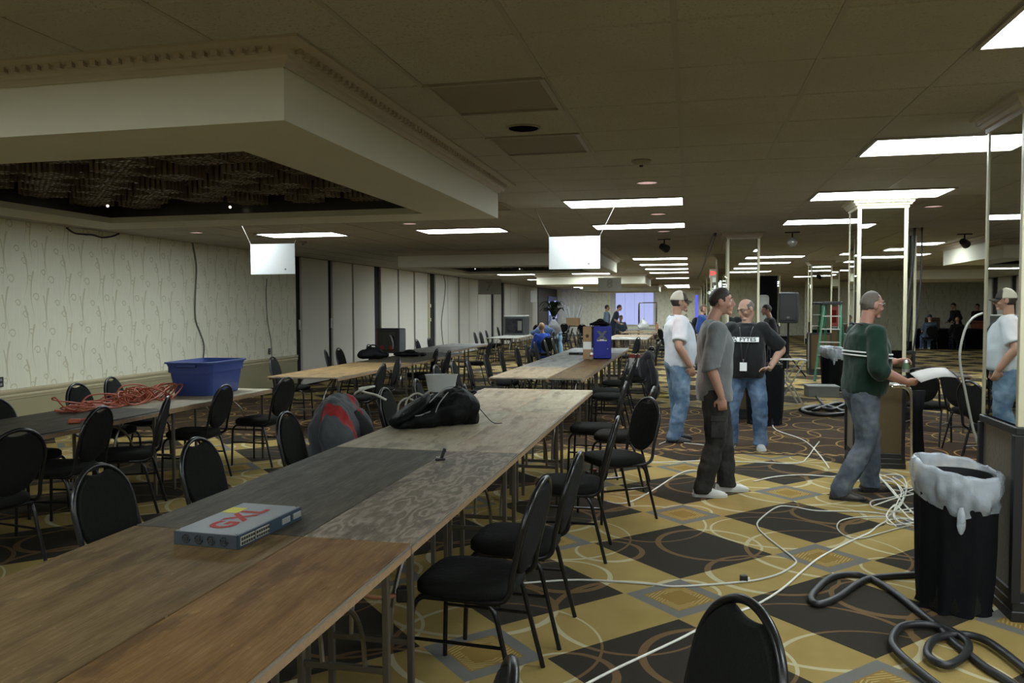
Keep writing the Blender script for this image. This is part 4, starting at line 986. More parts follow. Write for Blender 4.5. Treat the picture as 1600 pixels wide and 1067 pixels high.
# ------------------------------------------------------------------ right side: loudspeaker, ladder, stands, bins
spk = thing('loudspeaker', 'black loudspeaker on a pole stand among the far columns', 'loudspeaker', (2.2, 19.4, 0), radians(-8))
obj('cabinet', box(B(), -.22, .22, -.18, .18, 1.27, 1.98, .03), M['blkpl'], spk); gr_ = obj('grille', box(B(), -.19, .19, -.195, -.175, 1.33, 1.94, .02), mat('speaker_grille', (.009, .009, .009), .8), spk); obj('badge', box(B(), -.03, .03, -.2, -.194, 1.38, 1.42), M['steel'], gr_)
obj('pole', tube(B(), [(0, 0, .3), (0, 0, 1.28)], .022, 8), M['blk'], spk)
for k in range(3):
    a = k*2*pi/3+.5; obj('stand_leg', tube(B(), [(0, 0, .55), (.45*cos(a), .45*sin(a), .01)], .016, 8), M['blk'], spk)
ld = thing('step_ladder', 'green fibreglass step ladder leaning open near the brown-based column', 'ladder', (3.08, 18.9, 0), radians(250))
gm_ = mat('ladder_green', (.012, .085, .04), .5)
for s in (-1, 1):
    obj('front_rail', tube(B(), [(.50, s*.26, 0), (0, s*.17, 1.72)], .03, 8), gm_, ld); obj('rear_rail', tube(B(), [(-.5, s*.24, 0), (-.02, s*.16, 1.7)], .022, 8), gm_, ld)
for k in range(5):
    t_ = (k+1)/6; obj('rung', box(B(), .5*(1-t_)-.04, .5*(1-t_)+.04, -.26+.09*t_, .26-.09*t_, 1.72*t_-.012, 1.72*t_+.012), M['alu'], ld)
obj('top_cap', box(B(), -.09, .09, -.2, .2, 1.69, 1.76, .015), M['blkpl'], ld)
st = thing('folding_stand', 'silver X-legged folding stand behind the man in black', 'folding stand', (1.62, 14.15, 0), radians(8))
for s in (-1, 1):
    obj('leg', tube(B(), [(-.22, s*.18, .74), (.20, s*.18, .0)], .013, 8), M['alu'], st); obj('leg', tube(B(), [(.22, s*.18, .74), (-.22, s*.18, .0)], .013, 8), M['steel'], st)
for x in (-.24, .24): obj('top_bar', tube(B(), [(x, -.22, .75), (x, .22, .75)], .016, 8), M['alu'], st)
obj('cross_tie', tube(B(), [(.0, -.18, .37), (.0, .18, .37)], .008, 6), M['steel'], st)
for k in range(4): obj('strap', box(B(), -.24, .24, -.16+k*.1, -.12+k*.1, .755, .765), M['white'], st)
bx_ = thing('grey_equipment_box', 'low grey metal box on the carpet left of the green-sweater man', 'equipment box', (2.35, 15.5, 0), .05); obj('body', box(B(), -.27, .27, -.2, .2, 0, .20, .01), mat('grey_box_paint', (.16, .17, .16), .5), bx_); obj('lid_rim', box(B(), -.28, .28, -.21, .21, .17, .205, .006), mat('grey_box_paint', (.16, .17, .16)), bx_)
def drape_bin(name, label, x, y, r, h, bagged, top=None):
    t = thing(name, label, 'trash bin', (x, y, 0)); n = 48
    obj('can', lathe(B(), [(r*.80, .0), (r*.88, .02), (r*.94, h-.02), (r*.97, h), (r*.90, h), (r*.8, .05)], 24), M['blkpl'], t, 40)
    bm = B(); R = []
    for i, (z, k, am) in enumerate(((h-.06, 1.06, .003), (h*.75, 1.05, .007), (h*.5, 1.02, .010), (h*.25, .97, .012), (.03, .90, .014), (.002, .93, .018))):
        R.append(ring(bm, [((r*k+am*sin(9*a+.5*i)+am*.5*sin(17*a))*cos(a), (r*k+am*sin(9*a+.5*i)+am*.5*sin(17*a))*sin(a), z) for a in (2*pi*q/n for q in range(n))]))
    skin(bm, R, caps=False); obj('cloth_skirt', bm, M['blackcloth'], t, True)
    if bagged:
        bm = B(); R = []; N_ = 120
        prof_ = [(.86, h-.22, .002), (.90, h-.10, .004), (.96, h-.01, .005), (1.02, h+.035, .006), (1.09, h+.045, .007), (1.14, h+.025, .008), (1.17, h-.01, .009), (1.18, h-.05, .010), (1.16, h-.09, .010), (1.12, h-.125, .008), (1.06, h-.15, .005)]
        for i, (k, z, am) in enumerate(prof_):
            P = []
            for q in range(N_):
                a = 2*pi*q/N_; da = (a+1.75+pi) % (2*pi)-pi; near = math.exp(-(da/.5)**2)
                c3 = Vector((cos(a)*2.2, sin(a)*2.2, i*.35)); w_ = am*2.2*(NZ.noise(c3*1.6)+.6*NZ.noise(c3*3.7+Vector((5, 2, 1))))
                w_ += near*.006*sin(da*22+NZ.noise(c3)*2)*(i > 3)
                P.append(((r*k+w_)*cos(a), (r*k+w_)*sin(a), z+.035*cos(a-2.6)-(.035*near*(i-4)/6 if i > 4 else 0)+2.0*am*NZ.noise(c3*1.3+Vector((9, 4, 2)))))
            R.append(ring(bm, P))
        skin(bm, R, caps=False); o = obj('plastic_liner', bm, bagm, t, True)
        kx, ky = r*1.17*cos(-1.75), r*1.17*sin(-1.75)
        obj('liner_knot', tube(B(), cat([(kx, ky, h-.14), (kx*1.02, ky*1.02, h-.18), (kx*1.05, ky*1.05, h-.24), (kx*1.03, ky*1.03, h-.28)], 4), [.010, .012, .015, .018, .02, .021, .022, .022, .021, .018, .014, .01, .004], 8), bagm, o, True)
    return t
tt = NT('clear_plastic_liner'); v, *_ = tt.xyz('Object'); nn = tt.noise(v, 14, 4, .6)
tt.col((.62, .68, .74)); tt.bump(nn, .7, .02); bagm = tt.fin(.18, 0, .8, Alpha=tt.mr(tt.noise(v, 5, 2), .35, .65, .30, .55))
drape_bin('trash_bin', 'black cloth-covered trash bin with clear plastic liner beside the nearest column', 1.42, 4.74, .192, .74, True)
drape_bin('trash_bin', 'black draped bin standing behind the man in the black shirt', 1.02, 11.7, .25, .85, False)
drape_bin('trash_bin', 'small lined black bin between the ladder and the green-sweater man', 2.75, 16.6, .24, .80, True)
# cabinet, red box, dark desk beyond
dk_ = thing('dark_counter', 'dark counter with clutter behind the loudspeaker', 'counter', (2.0, 22.5, 0)); obj('counter_body', box(B(), -.6, .55, -.3, .3, 0, .85, .02), M['blackcloth'], dk_); obj('counter_top', box(B(), -.65, .6, -.34, .34, .85, .89, .01), M['blkpl'], dk_)
cb = thing('wooden_cabinet', 'dark wooden cabinet at far right of the ladder', 'cabinet', (4.45, 24.5, 0)); 
cb_m = mat('dark_cherry_wood', (.06, .025, .015), .4, 0, .3, 5); obj('body', box(B(), -.4, .4, -.3, .3, 0, 1.15, .01), cb_m, cb)
for s in (-1, 1):
    d_ = obj('cabinet_door', box(B(), s*.2-.19, s*.2+.19, -.32, -.3, .05, 1.1, .008), cb_m, cb); obj('knob', ell(B(), (s*.04, -.33, .6), (.015, .015, .015), 8, 6), M['gold'], d_)
rdb = thing('red_wall_box', 'dark red alarm box on a far column', 'alarm box', (3.79, 23.44, 1.35)); obj('box_body', box(B(), -.17, .17, -.05, .05, -.25, .3, .01), mat('dark_red_paint', (.22, .02, .02), .5), rdb); obj('glass_front', box(B(), -.12, .12, -.056, -.05, -.15, .2), mat('dark_red_glass', (.1, .01, .01), .1), rdb)
dsk = thing('reception_desk', 'brown-fronted desk with papers behind the green-sweater man', 'desk', (4.0, 20.3, 0)); obj('desk_body', box(B(), -.4, .5, -.3, .3, 0, .95, .01), M['colbase'], dsk); obj('desk_top', box(B(), -.46, .56, -.36, .36, .95, 1.0, .01), M['blkpl'], dsk)
pps = thing('paper_stack', 'white papers lying on the brown-fronted desk', 'paper', (3.9, 20.2, 1.0), .2); obj('sheets', box(B(), -.15, .15, -.1, .1, 0, .02), M['paperw'], pps)
bnr = thing('pull_up_banner', 'tall black banner with white shape behind the column', 'banner', (1.55, 17.6, 0)); obj('banner_cloth', box(B(), -.22, .22, -.01, .01, .05, 2.3), M['blackcloth'], bnr); obj('white_shape', box(B(), -.17, .05, -.014, -.01, 1.15, 1.9, .06), M['white'], bnr); obj('base', box(B(), -.28, .28, -.1, .1, 0, .06, .01), M['steel'], bnr)
# chrome framed folded table leaning at column 2
cf = thing('folded_table_frame', 'chrome tube frame with black cloth standing against cream-trimmed column', 'folded table', (2.04, 8.45, 0), radians(4))
obj('chrome_tube', tube(B(), cat([(-.10, -.02, .87), (.0, -.02, .875), (.055, -.02, .84), (.07, -.02, .76), (.075, -.02, .4), (.085, -.02, .01)], 5), .014, 10), M['chrome'], cf, True)
obj('chrome_tube', tube(B(), cat([(-.10, .03, .85), (.01, .03, .85), (.07, .03, .80), (.085, .03, .7), (.09, .03, .4), (.10, .03, .01)], 5), .012, 10), M['chrome'], cf, True)
obj('top_rail', tube(B(), [(-.16, .0, .885), (.04, .0, .885)], .016, 8), M['alu'], cf)
bm = B(); R = []
for z in (.82, .6, .35, .12): R.append(ring(bm, [(.10, -.01, z), (.15+.015*sin(z*9), -.02, z), (.20+.02*sin(z*7+1), .0, z), (.21+.02*sin(z*7+1), .06, z), (.15, .07, z), (.1, .04, z)]))
skin(bm, R); obj('black_cloth', bm, M['blackcloth'], cf, True)
# ------------------------------------------------------------------ floor cables and hoses
def fl_(pts, r): return [at(a, b, z=r) for a, b in pts]
gC = 'pale network cables on the carpet'
cable('floor_cable', 'white cable from bottom edge up past the small gold diamond to the bundle', fl_([(905, 1075), (960, 1046), (1060, 999), (1122, 967), (1179, 946), (1222, 920), (1253, 893), (1284, 869), (1335, 843), (1359, 832), (1376, 819), (1404, 810), (1460, 815)], .006), .0065, M['cableW'], group=gC)
cable('floor_cable', 'grey cable with black connector curving through the carpet diamonds', fl_([(770, 915), (819, 911), (908, 906), (1012, 912), (1060, 916), (1160, 909), (1200, 902), (1225, 893), (1243, 880), (1240, 872), (1225, 860), (1197, 838), (1184, 824), (1187, 812), (1215, 792), (1240, 792), (1275, 798), (1330, 799), (1380, 803), (1460, 820)], .006), .0065, M['cable'], group=gC)
cable('floor_cable', 'cable making a wide flat loop left of the trash bin', fl_([(1460, 822), (1420, 822), (1380, 832), (1345, 841), (1322, 838), (1308, 825), (1315, 813), (1345, 808), (1400, 809), (1460, 830)], .006), .005, M['cable'], group=gC)
cable('floor_cable', 'cable running behind both pairs of shoes of the men in front', fl_([(1178, 752), (1210, 745), (1250, 742), (1290, 744), (1345, 748), (1400, 741), (1416, 755), (1412, 780), (1395, 790)], .006), .006, M['cableW'], group=gC)
cable('floor_cable', 'cable along the carpet border behind the grey-sweater man', fl_([(975, 722), (1040, 722), (1100, 720), (1180, 722), (1245, 724), (1262, 714), (1272, 700), (1280, 690)], .006), .006, M['cableW'], group=gC)
cable('floor_cable', 'cable arching under the pulled-out aisle chair', fl_([(900, 770), (925, 776), (970, 787), (1010, 772), (1060, 741), (1085, 735), (1103, 743)], .006), .0065, M['cableW'], group=gC)
cable('floor_cable', 'cable snaking from the black bin past the rings toward the bundle', fl_([(1222, 650), (1208, 661), (1214, 672), (1250, 685), (1268, 697), (1284, 715), (1296, 732)], .006), .007, M['cableW'], group=gC)
cable('floor_cable', 'cable at the feet of the capped man', fl_([(1030, 694), (1045, 689), (1060, 691), (1100, 695)], .006), .006, M['cableW'], group=gC)
q1, q2 = at(1380, 765, z=.01), at(1425, 803, z=.01)
cable('floor_cable', 'stiff cable sticking up by the shoe of the green-sweater man', [at(1440, 812, z=.01), at(1415, 790, z=.01), at(1385, 755, z=.06), at(1358, 738, z=.14), at(1345, 722, z=.22), at(1352, 727, z=.2), at(1372, 742, z=.12), at(1400, 775, z=.02), at(1430, 805, z=.01)], .006, M['cableW'], group=gC)
BUN = [[(1330, 752), (1380, 750), (1404, 758), (1412, 775), (1400, 795), (1385, 812), (1398, 820), (1460, 812)], [(1300, 770), (1345, 762), (1395, 765), (1440, 775), (1452, 790), (1420, 800), (1370, 795), (1362, 783), (1400, 775), (1458, 752)],
       [(1360, 738), (1392, 748), (1408, 768), (1402, 785), (1396, 805), (1410, 818), (1460, 826)], [(1395, 745), (1415, 760), (1410, 785), (1398, 800), (1404, 815), (1430, 822), (1460, 828)], [(1365, 790), (1400, 778), (1435, 770), (1458, 762)],
       [(1390, 800), (1420, 795), (1450, 790), (1455, 772), (1440, 762), (1410, 764)], [(1400, 822), (1385, 806), (1400, 790), (1425, 812), (1460, 822)]]
for k, q in enumerate(BUN):
    P = [at(a, b, z=.008+.009*k+.012*(i % 3 == 1)) for i, (a, b) in enumerate(q)]
    cable('bundled_cable', ['lowest loop', 'second loop', 'third loop', 'fourth loop', 'fifth loop', 'sixth loop', 'topmost loop'][k]+' of the pale cable bundle left of the trash bin', P, .0055, M['cable' if k % 2 else 'cableW'], group='loops of the cable bundle by the trash bin')
p = at(1162, 909, z=.0); cc = thing('cable_connector', 'small black connector on the grey floor cable', 'connector', p, .3); obj('plug_body', box(B(), -.022, .022, -.016, .016, 0, .042, .006), M['blkpl'], cc); obj('clear_tip', box(B(), .022, .036, -.008, .008, .012, .026, .003), M['paperw'], cc)
hz = .019
cable('black_hose', 'thick black cable looping from behind the trash bin to the bottom right corner', fl_([(1462, 897), (1421, 898), (1363, 903), (1335, 915), (1308, 934), (1280, 944), (1268, 937), (1273, 924), (1297, 903), (1332, 897), (1363, 905), (1397, 925), (1435, 955), (1466, 979), (1490, 1003), (1511, 1020), (1542, 1044), (1576, 1065), (1620, 1095)], hz), .019, M['rubber'], 'hose', 'thick black cables on the carpet', 10)
cable('black_hose', 'thick black cable coiled in a small loop at bottom right', fl_([(1470, 1075), (1431, 1044), (1401, 1016), (1394, 999), (1407, 980), (1438, 975), (1473, 980), (1504, 996), (1514, 1010), (1504, 1027), (1480, 1039), (1456, 1030), (1449, 1016), (1462, 998), (1500, 991), (1535, 998), (1566, 1017), (1610, 1052)], hz+.012), .019, M['rubber'], 'hose', 'thick black cables on the carpet', 10)
cable('clear_hose', 'grey bendy hose arching beside the nearest mirrored column', [at(1536, 489, Y=6.6), at(1520, 497, Y=6.6), at(1508, 515, Y=6.6), at(1500, 550, Y=6.6), at(1502, 580, Y=6.6), at(1508, 610, Y=6.6), at(1515, 645, Y=6.6), at(1522, 675, Y=6.6), at(1534, 708, Y=6.6), at(1545, 745, Y=6.6), at(1552, 785, Y=6.6), at(1556, 800, Y=6.6)], .0095, mat('grey_hose', (.30, .30, .27), .35), 'hose')
cable('black_cable_pile', 'flat heap of black cables on the carpet behind the green-sweater man', [at(a, b, z=.03) for a, b in ((1250, 640), (1275, 636), (1300, 640), (1322, 632), (1335, 642), (1300, 648), (1265, 645), (1255, 638), (1290, 634), (1330, 646), (1345, 640), (1310, 630), (1270, 641))], .028, M['rubber'])
cable('black_cable_run', 'black cable running from the grey box to the cable heap', [at(a, b, z=.02) for a, b in ((1275, 618), (1283, 628), (1292, 636))], .02, M['rubber'])
q = at(925, 744, z=0); pw = thing('power_adapter', 'small red and black power adapter on the carpet under the near tables', 'power adapter', q, .4)
obj('adapter_body', box(B(), -.06, .06, -.035, .035, 0, .05, .01), M['blkpl'], pw); obj('red_cap', box(B(), -.02, .045, -.03, .03, .05, .075, .008), mat('red_plug_plastic', (.25, .03, .02), .5), pw)
q = at(585, 928, Y=2.95); oc2 = thing('hanging_cord_plug', 'short orange-tipped cord hanging under the near table corner', 'cord', q, .2)
obj('cord', tube(B(), cat([(-.12, .02, .05), (-.05, .0, .0), (.03, -.01, -.01), (.10, .0, .0), (.14, .02, .03)], 5), .009, 7), mat('pale_orange_cord', (.40, .19, .10), .5), oc2, True); obj('socket_end', box(B(), .09, .15, -.02, .025, -.03, .03, .008), M['blkpl'], oc2)
cable('yellow_cable', 'yellow cable lying on the carpet behind the pulled-out aisle chair', [at(a, b, z=.02) for a, b in ((1012, 616), (1025, 611), (1040, 614), (1052, 611), (1045, 618), (1028, 619), (1018, 614))], .022, mat('yellow_cable_jacket', (.42, .33, .04), .5))
bag('grey_hooded_coat', 'pale grey coat slumped over a far chair left of the window wall', -5.2, 30.5, .45, .3, .35, .3, .75, cloth('pale_grey_fleece', (.20, .20, .21), .9, .6, 7), 'coat')
chair(0, 0, 20, 'far chair under the pale grey coat', g8, xy=(-5.0, 30.55))
cable('table_cord', 'grey cord running down from the tub to the outlet', [at(300, 597, X=XL+.03), at(304, 602, X=XL+.2), at(309, 600, X=XL+.35), at(316, 596, X=XL+.2)], .008, M['rubber'])
# ------------------------------------------------------------------ people (local: forward +X, left +Y; built at 1.80 m and scaled)
SK = {}
def skinmat(n, c):
    if n not in SK:
        t = NT(n); v, *_ = t.xyz('Object'); nn = t.noise(v, 12, 3); t.col(t.mix(nn, tuple(q*.88 for q in c), tuple(min(1, q*1.1) for q in c)))
        SK[n] = t.fin(.5, 0, .35, Subsurface_Weight=.0)
    return SK[n]
def head_pt(n, k=1.0):
    x, y, z = n
    X, Y, Z = x*.098, y*.077, z*.118
    if z < 0:
        f = 1-.30*(-z)**1.4; Y *= f
        if x < 0: X *= 1-.45*(-z)
        else: X = X*(1-.10*(-z)) + .012*(-z)*x
    else:
        if x < 0: X *= 1.04
        Y *= 1+.03*z
    if x > .6: X *= .965
    return Vector((X*k, Y*k, Z*k))
def sphere_dirs(bm, u=32, v=20, f=None):
    q = bmesh.ops.create_uvsphere(bm, u_segments=u, v_segments=v, radius=1)
    for vv in q['verts']: vv.co = f(vv.co.copy())
    return q['verts']
def sring(bm, z, cx, rx, ry, n=28, e=.88, fr=1.0):
    P = []
    for i in range(n):
        a = 2*pi*i/n; ca, sa = cos(a), sin(a)
        P.append((cx+rx*math.copysign(abs(ca)**e, ca), ry*math.copysign(abs(sa)**e, sa), z))
    return ring(bm, P)
TORSO = {
 'slim': [(.82, .0, .125, .185), (.92, .0, .125, .182), (1.05, .005, .118, .172), (1.2, .012, .122, .182), (1.32, .012, .128, .195), (1.40, .006, .118, .195), (1.455, -.004, .095, .172), (1.488, -.012, .075, .12), (1.512, -.012, .062, .078)],
 'broad': [(.82, .0, .150, .20), (.92, .0, .150, .198), (1.05, .005, .145, .192), (1.2, .012, .148, .20), (1.32, .008, .150, .21), (1.40, .0, .132, .205), (1.455, -.008, .102, .178), (1.488, -.014, .078, .122), (1.512, -.012, .064, .08)],
 'heavy': [(.86, .02, .155, .205), (.93, .03, .172, .216), (1.02, .038, .182, .222), (1.12, .038, .186, .224), (1.22, .03, .182, .222), (1.32, .015, .172, .220), (1.40, .002, .150, .212), (1.455, 0, .105, .178), (1.488, -.01, .08, .125), (1.512, -.01, .066, .082)],
}
def tube_r(path, radii, n=5):
    """smooth path + radii along it"""
    P = cat(path, n); m = len(path); R = []
    for i in range(len(P)):
        t = i/n; a = min(int(t), m-2) if m > 1 else 0; f = t-a; R.append(radii[a]*(1-f)+radii[min(a+1, m-1)]*f)
    return P, R
def hand(bm, W, d, nrm, curl, side, spread=.0, thumb=1.0):
    d = Vector(d).normalized(); nrm = Vector(nrm); nrm = (nrm-d*nrm.dot(d)).normalized(); s = d.cross(nrm)*side; W = Vector(W)
    Rm = Matrix((d, s, nrm)).transposed().to_4x4()
    ell(bm, W+d*.05, (.052, .041, .018), 14, 10, Rm); ell(bm, W+d*.015, (.03, .03, .02), 10, 8, Rm); ell(bm, W+d*.04+s*.024+nrm*.006, (.035, .018, .016), 10, 8, Rm)
    for k, (o, L) in enumerate(((.031, .068), (.011, .078), (-.010, .073), (-.029, .056))):
        p = W+d*.088+s*o; pts = [p-d*.02]; dd = d+s*o*spread*12; dd.normalize(); segs = (.45, .32, .25)
        for j, q in enumerate(segs):
            pts.append(p.copy()); a = curl*(j*.95+.55)
            p = p + (dd*cos(a)+nrm*sin(a))*L*q
        pts.append(p)
        tube(bm, cat(pts, 3), [.0098-.0022*i/(3*(len(pts)-1)) for i in range(3*(len(pts)-1)+1)], 8)
    b = W+d*.03+s*.036; t1 = (d*.62+s*.7*thumb+nrm*.35).normalized(); t2 = (d*.95+s*.15*thumb+nrm*(.25+.5*min(1, curl))).normalized()
    tube(bm, cat([b-s*.02, b, b+t1*.032, b+t1*.032+t2*.03, b+t1*.03+t2*.052], 3), [.013, .013, .013, .0125, .0125, .012, .0115, .011, .011, .0105, .0105, .0095, .008], 8)
def person(label, x, y, head, H, cfg, group=None, z0=0):
    g = cfg.get; vox = g('vox', .0065); k = H/1.8
    P = thing('person', label, 'person', (x, y, z0), radians(head), group); P.scale = (k, k, k)
    dz = g('dz', 0); V = lambda p: Vector(p)+Vector((0, 0, dz))
    lean = g('lean', 0); piv = Vector((0, 0, .95+dz))
    Lm = Matrix.Translation(piv) @ Matrix.Rotation(lean, 4, 'Y') @ Matrix.Translation(-piv)
    U = lambda p: Lm @ V(p)
    sm = skinmat(*g('skin', ('skin_fair', (.42, .24, .17))))
    tor = [tuple(q) for q in TORSO[g('torso', 'slim')]]
    hem = g('hem', .82); tor = [(max(hem+.0001*i, q[0]) if q[0] < .95 else q[0],)+q[1:] for i, q in enumerate(tor)]
    # ---- arms
    arms = g('arms'); legs = g('legs'); body = B(); shirt = B(); R = []
    for q in tor: R.append(ring(shirt, [Lm @ (v.co+Vector((0, 0, dz))) for v in _tmp_ring(*q)]))
    skin(shirt, R)
    R = []
    for q in tor[1:]: R.append(ring(body, [Lm @ (v.co+Vector((0, 0, dz))) for v in _tmp_ring(q[0], q[1], q[2]-.028, q[3]-.028)]))
    skin(body, R)
    st = g('sleeve', 1.0); sg = g('sleeve_r', .022); fat = g('fat', 1.0)
    for s in (1, -1):
        E_, W_, hd, hn, curl = arms[s][:5]; sp = arms[s][5] if len(arms[s]) > 5 else 0
        Sh = U((0, s*.178, 1.425)); E_ = U(E_); W_ = U(W_)
        m1 = Sh.lerp(E_, .5); m2 = E_.lerp(W_, .35)
        pth = [Sh, m1, E_, m2, W_]; rad = [.055*fat, .050*fat, .041*fat, .043*fat, .029*fat]
        p_, r_ = tube_r(pth, rad); tube(body, p_+[W_+Vector(hd).normalized()*.02], r_+[.026], 12); ell(body, Sh, (.056, .056, .056), 12, 8)
        hand(body, W_+Vector(hd).normalized()*.005, hd, hn, curl, s, sp)
        # sleeve
        n_el = 10; n_all = 20; cut = int(n_el*min(st, 1)+(n_all-n_el)*max(0, st-1)); sl = p_[:cut+1]; sr = [q+sg+.004*(i/ max(1, cut)) for i, q in enumerate(r_[:cut+1])]
        if g('cuff'): sr[-2:] = [q+.006 for q in sr[-2:]]
        tube(shirt, sl, sr, 14); ell(shirt, Sh, (.056*fat+sg, .056*fat+sg, .056*fat+sg), 14, 10)
    # ---- neck and head
    hy, hp = g('look', (0, 0)); HC = U((.018+g('headx', 0), 0, 1.678)); Hm = Matrix.Translation(HC) @ Matrix.Rotation(lean*.6, 4, 'Y') @ Matrix.Rotation(radians(hy), 4, 'Z') @ Matrix.Rotation(radians(hp), 4, 'Y')
    nb = U((-.015, 0, 1.47)); tube(body, cat([nb, U((-.01, 0, 1.53)), Hm @ Vector((-.02, 0, -.06)), Hm @ Vector((-.01, 0, 0))], 4), [.062, .06, .058, .056, .055, .055, .054, .054, .054, .054, .053, .052, .05], 14)
    sphere_dirs(body, 32, 20, lambda n: Hm @ head_pt(n))
    tube(body, [Hm @ Vector(q) for q in ((.090, 0, .028), (.100, 0, .005), (.116, 0, -.028), (.108, 0, -.036), (.092, 0, -.036))], [.008, .010, .0155, .014, .010], 10)
    ell(body, Hm @ Vector((.078, 0, -.098)), (.024, .03, .018), 10, 8); ell(body, Hm @ Vector((.088, 0, -.062)), (.014, .028, .018), 10, 8)
    tube(body, [Hm @ Vector(q) for q in ((.062, .055, .03), (.088, .03, .036), (.092, 0, .03), (.088, -.03, .036), (.062, -.055, .03))], .011, 8)
    for s in (1, -1):
        ell(body, Hm @ Vector((-.008, s*.078, -.008)), (.021, .010, .034), 12, 8, Hm.to_3x3().to_4x4()); ell(body, Hm @ Vector((.06, s*.045, -.03)), (.026, .022, .024), 10, 8)
    # ---- legs
    pants = B(); ell(pants, V((0.0, 0, .925)), (.128+g('belly', 0), .172+g('belly', 0)*.6, .125), 24, 14); lr = g('legr', 1.0)
    for s in (1, -1):
        K_, A_, yaw = legs[s]; hip = V((0, s*.088, .93)); K_ = Vector(K_); A_ = Vector(A_)
        pth = [hip, hip.lerp(K_, .5), K_, K_.lerp(A_, .5), A_, A_+Vector((0, 0, -.05))]
        p_, r_ = tube_r(pth, [.112*lr, .100*lr, .080*lr, .076*lr, .074*lr, .076*lr]); tube(pants, p_, r_, 16)
        p_, r_ = tube_r(pth[:5], [.08, .072, .052, .05, .036]); tube(body, p_, r_, 10)
        fy = Matrix.Rotation(yaw, 4, 'Z'); foot = A_ + Vector((0, 0, -A_.z)); tube(body, [A_, foot+fy @ Vector((.0, 0, .055)), foot+fy @ Vector((.1, 0, .035)), foot+fy @ Vector((.15, 0, .025))], [.034, .034, .028, .018], 8)
        b = B(); R = []
        for xx, hw, hh in ((-.088, .024, .06), (-.07, .038, .085), (-.02, .043, .10), (.04, .045, .088), (.09, .05, .066), (.14, .05, .052), (.178, .038, .040), (.195, .016, .026)):
            R.append(ring(b, [fy @ Vector((xx, hw*cos(a), .018+max(0, hh-.018)*max(0, sin(a))**.8)) + foot for a in (pi*i/8 for i in range(9))]+[fy @ Vector((xx, -hw*.5, .012))+foot, fy @ Vector((xx, hw*.5, .012))+foot]))
        skin(b, R); sh = obj('shoe', b, g('shoes'), P, 60)
        b = B(); R = []
        for xx, hw in ((-.094, .022), (-.075, .04), (0, .045), (.09, .054), (.145, .053), (.185, .038), (.2, .014)):
            R.append(ring(b, [fy @ Vector((xx, hw, .0))+foot, fy @ Vector((xx, hw, .024))+foot, fy @ Vector((xx, -hw, .024))+foot, fy @ Vector((xx, -hw, 0))+foot]))
        skin(b, R); obj('sole', b, g('sole', M['blkpl']), sh)
    nmap = (('body', body, sm, vox, 2), ('shirt', shirt, g('shirt'), max(.011, vox*1.3), 4), ('trousers', pants, g('pants'), max(.011, vox*1.3), 4))
    for nme, bm_, m_, vx, it in nmap:
        me = remesh(bm_, vx, it)
        if nme == 'shirt': rumple(me, g('rum', .012), 7, (1, 1, .8))
        if nme == 'trousers': rumple(me, g('rum', .012), 9, (1, 1, 1.1))
        o = meshobj(nme, me, m_, P)
        if nme != 'body': o.name = g('shirt_name', 'shirt') if nme == 'shirt' else g('pants_name', 'trousers')
        if nme == 'body': bo = o
    # ---- face
    if vox < .01:
        for s in (1, -1):
            e = obj('eye', ell(B(), Hm @ Vector((.0815, s*.031, .010)), (.0115, .0125, .0115), 12, 8), mat('eye_white', (.62, .58, .54), .2), bo, True)
            obj('iris', ell(B(), Hm @ Vector((.0905, s*.031, .010)), (.0045, .006, .006), 8, 6), mat('dark_iris', (.03, .02, .015), .15), e)
            obj('eyebrow', tube(B(), [Hm @ Vector(q) for q in ((.078, s*.052, .034), (.094, s*.034, .041), (.0975, s*.016, .036))], [.003, .0048, .004], 6), g('hair'), bo)
        obj('lips', ell(B(), Hm @ Vector((.0985, 0, -.063)), (.006, .023, .0075), 12, 8), mat('lips', (.30, .12, .10), .4), bo, True)
    # ---- hair
    hr = g('hairfn')
    if hr:
        b = B(); sphere_dirs(b, 40, 28, lambda n: Vector(n)); kill = [f for f in b.faces if not hr(f.calc_center_median().normalized())]
        bmesh.ops.delete(b, geom=kill, context='FACES')
        hk = g('hairk', 1.045)
        for v in b.verts: v.co = Hm @ head_pt(v.co, hk*(1+.012*sin(31*v.co.x+17*v.co.y)*sin(23*v.co.z)))
        o = obj('hair', b, g('hair'), P, True); md = o.modifiers.new('thick', 'SOLIDIFY'); md.thickness = .012*g('hairt', 1); md.offset = -1
    return P, Hm, U, tor, bo
_tb = []
class _Pt:
    def __init__(s, c): s.co = Vector(c)
def _tmp_ring(z, cx, rx, ry, n=28, e=.88):
    out = []
    for i in range(n):
        a = 2*pi*i/n; ca, sa = cos(a), sin(a); out.append(_Pt((cx+rx*math.copysign(abs(ca)**e, ca), ry*math.copysign(abs(sa)**e, sa), z)))
    return out
def front(tor, y, z, off=.012):
    for a, b in zip(tor, tor[1:]):
        if a[0] <= z <= b[0]:
            f = (z-a[0])/max(1e-6, b[0]-a[0]); cx, rx, ry = (a[i]*(1-f)+b[i]*f for i in (1, 2, 3)); break
    else: cx, rx, ry = tor[0][1:] if z < tor[0][0] else tor[-1][1:]
    t = min(.999, abs(y)/ry)**(1/.88); return cx+rx*max(0, 1-t*t)**(.5*.88)+off
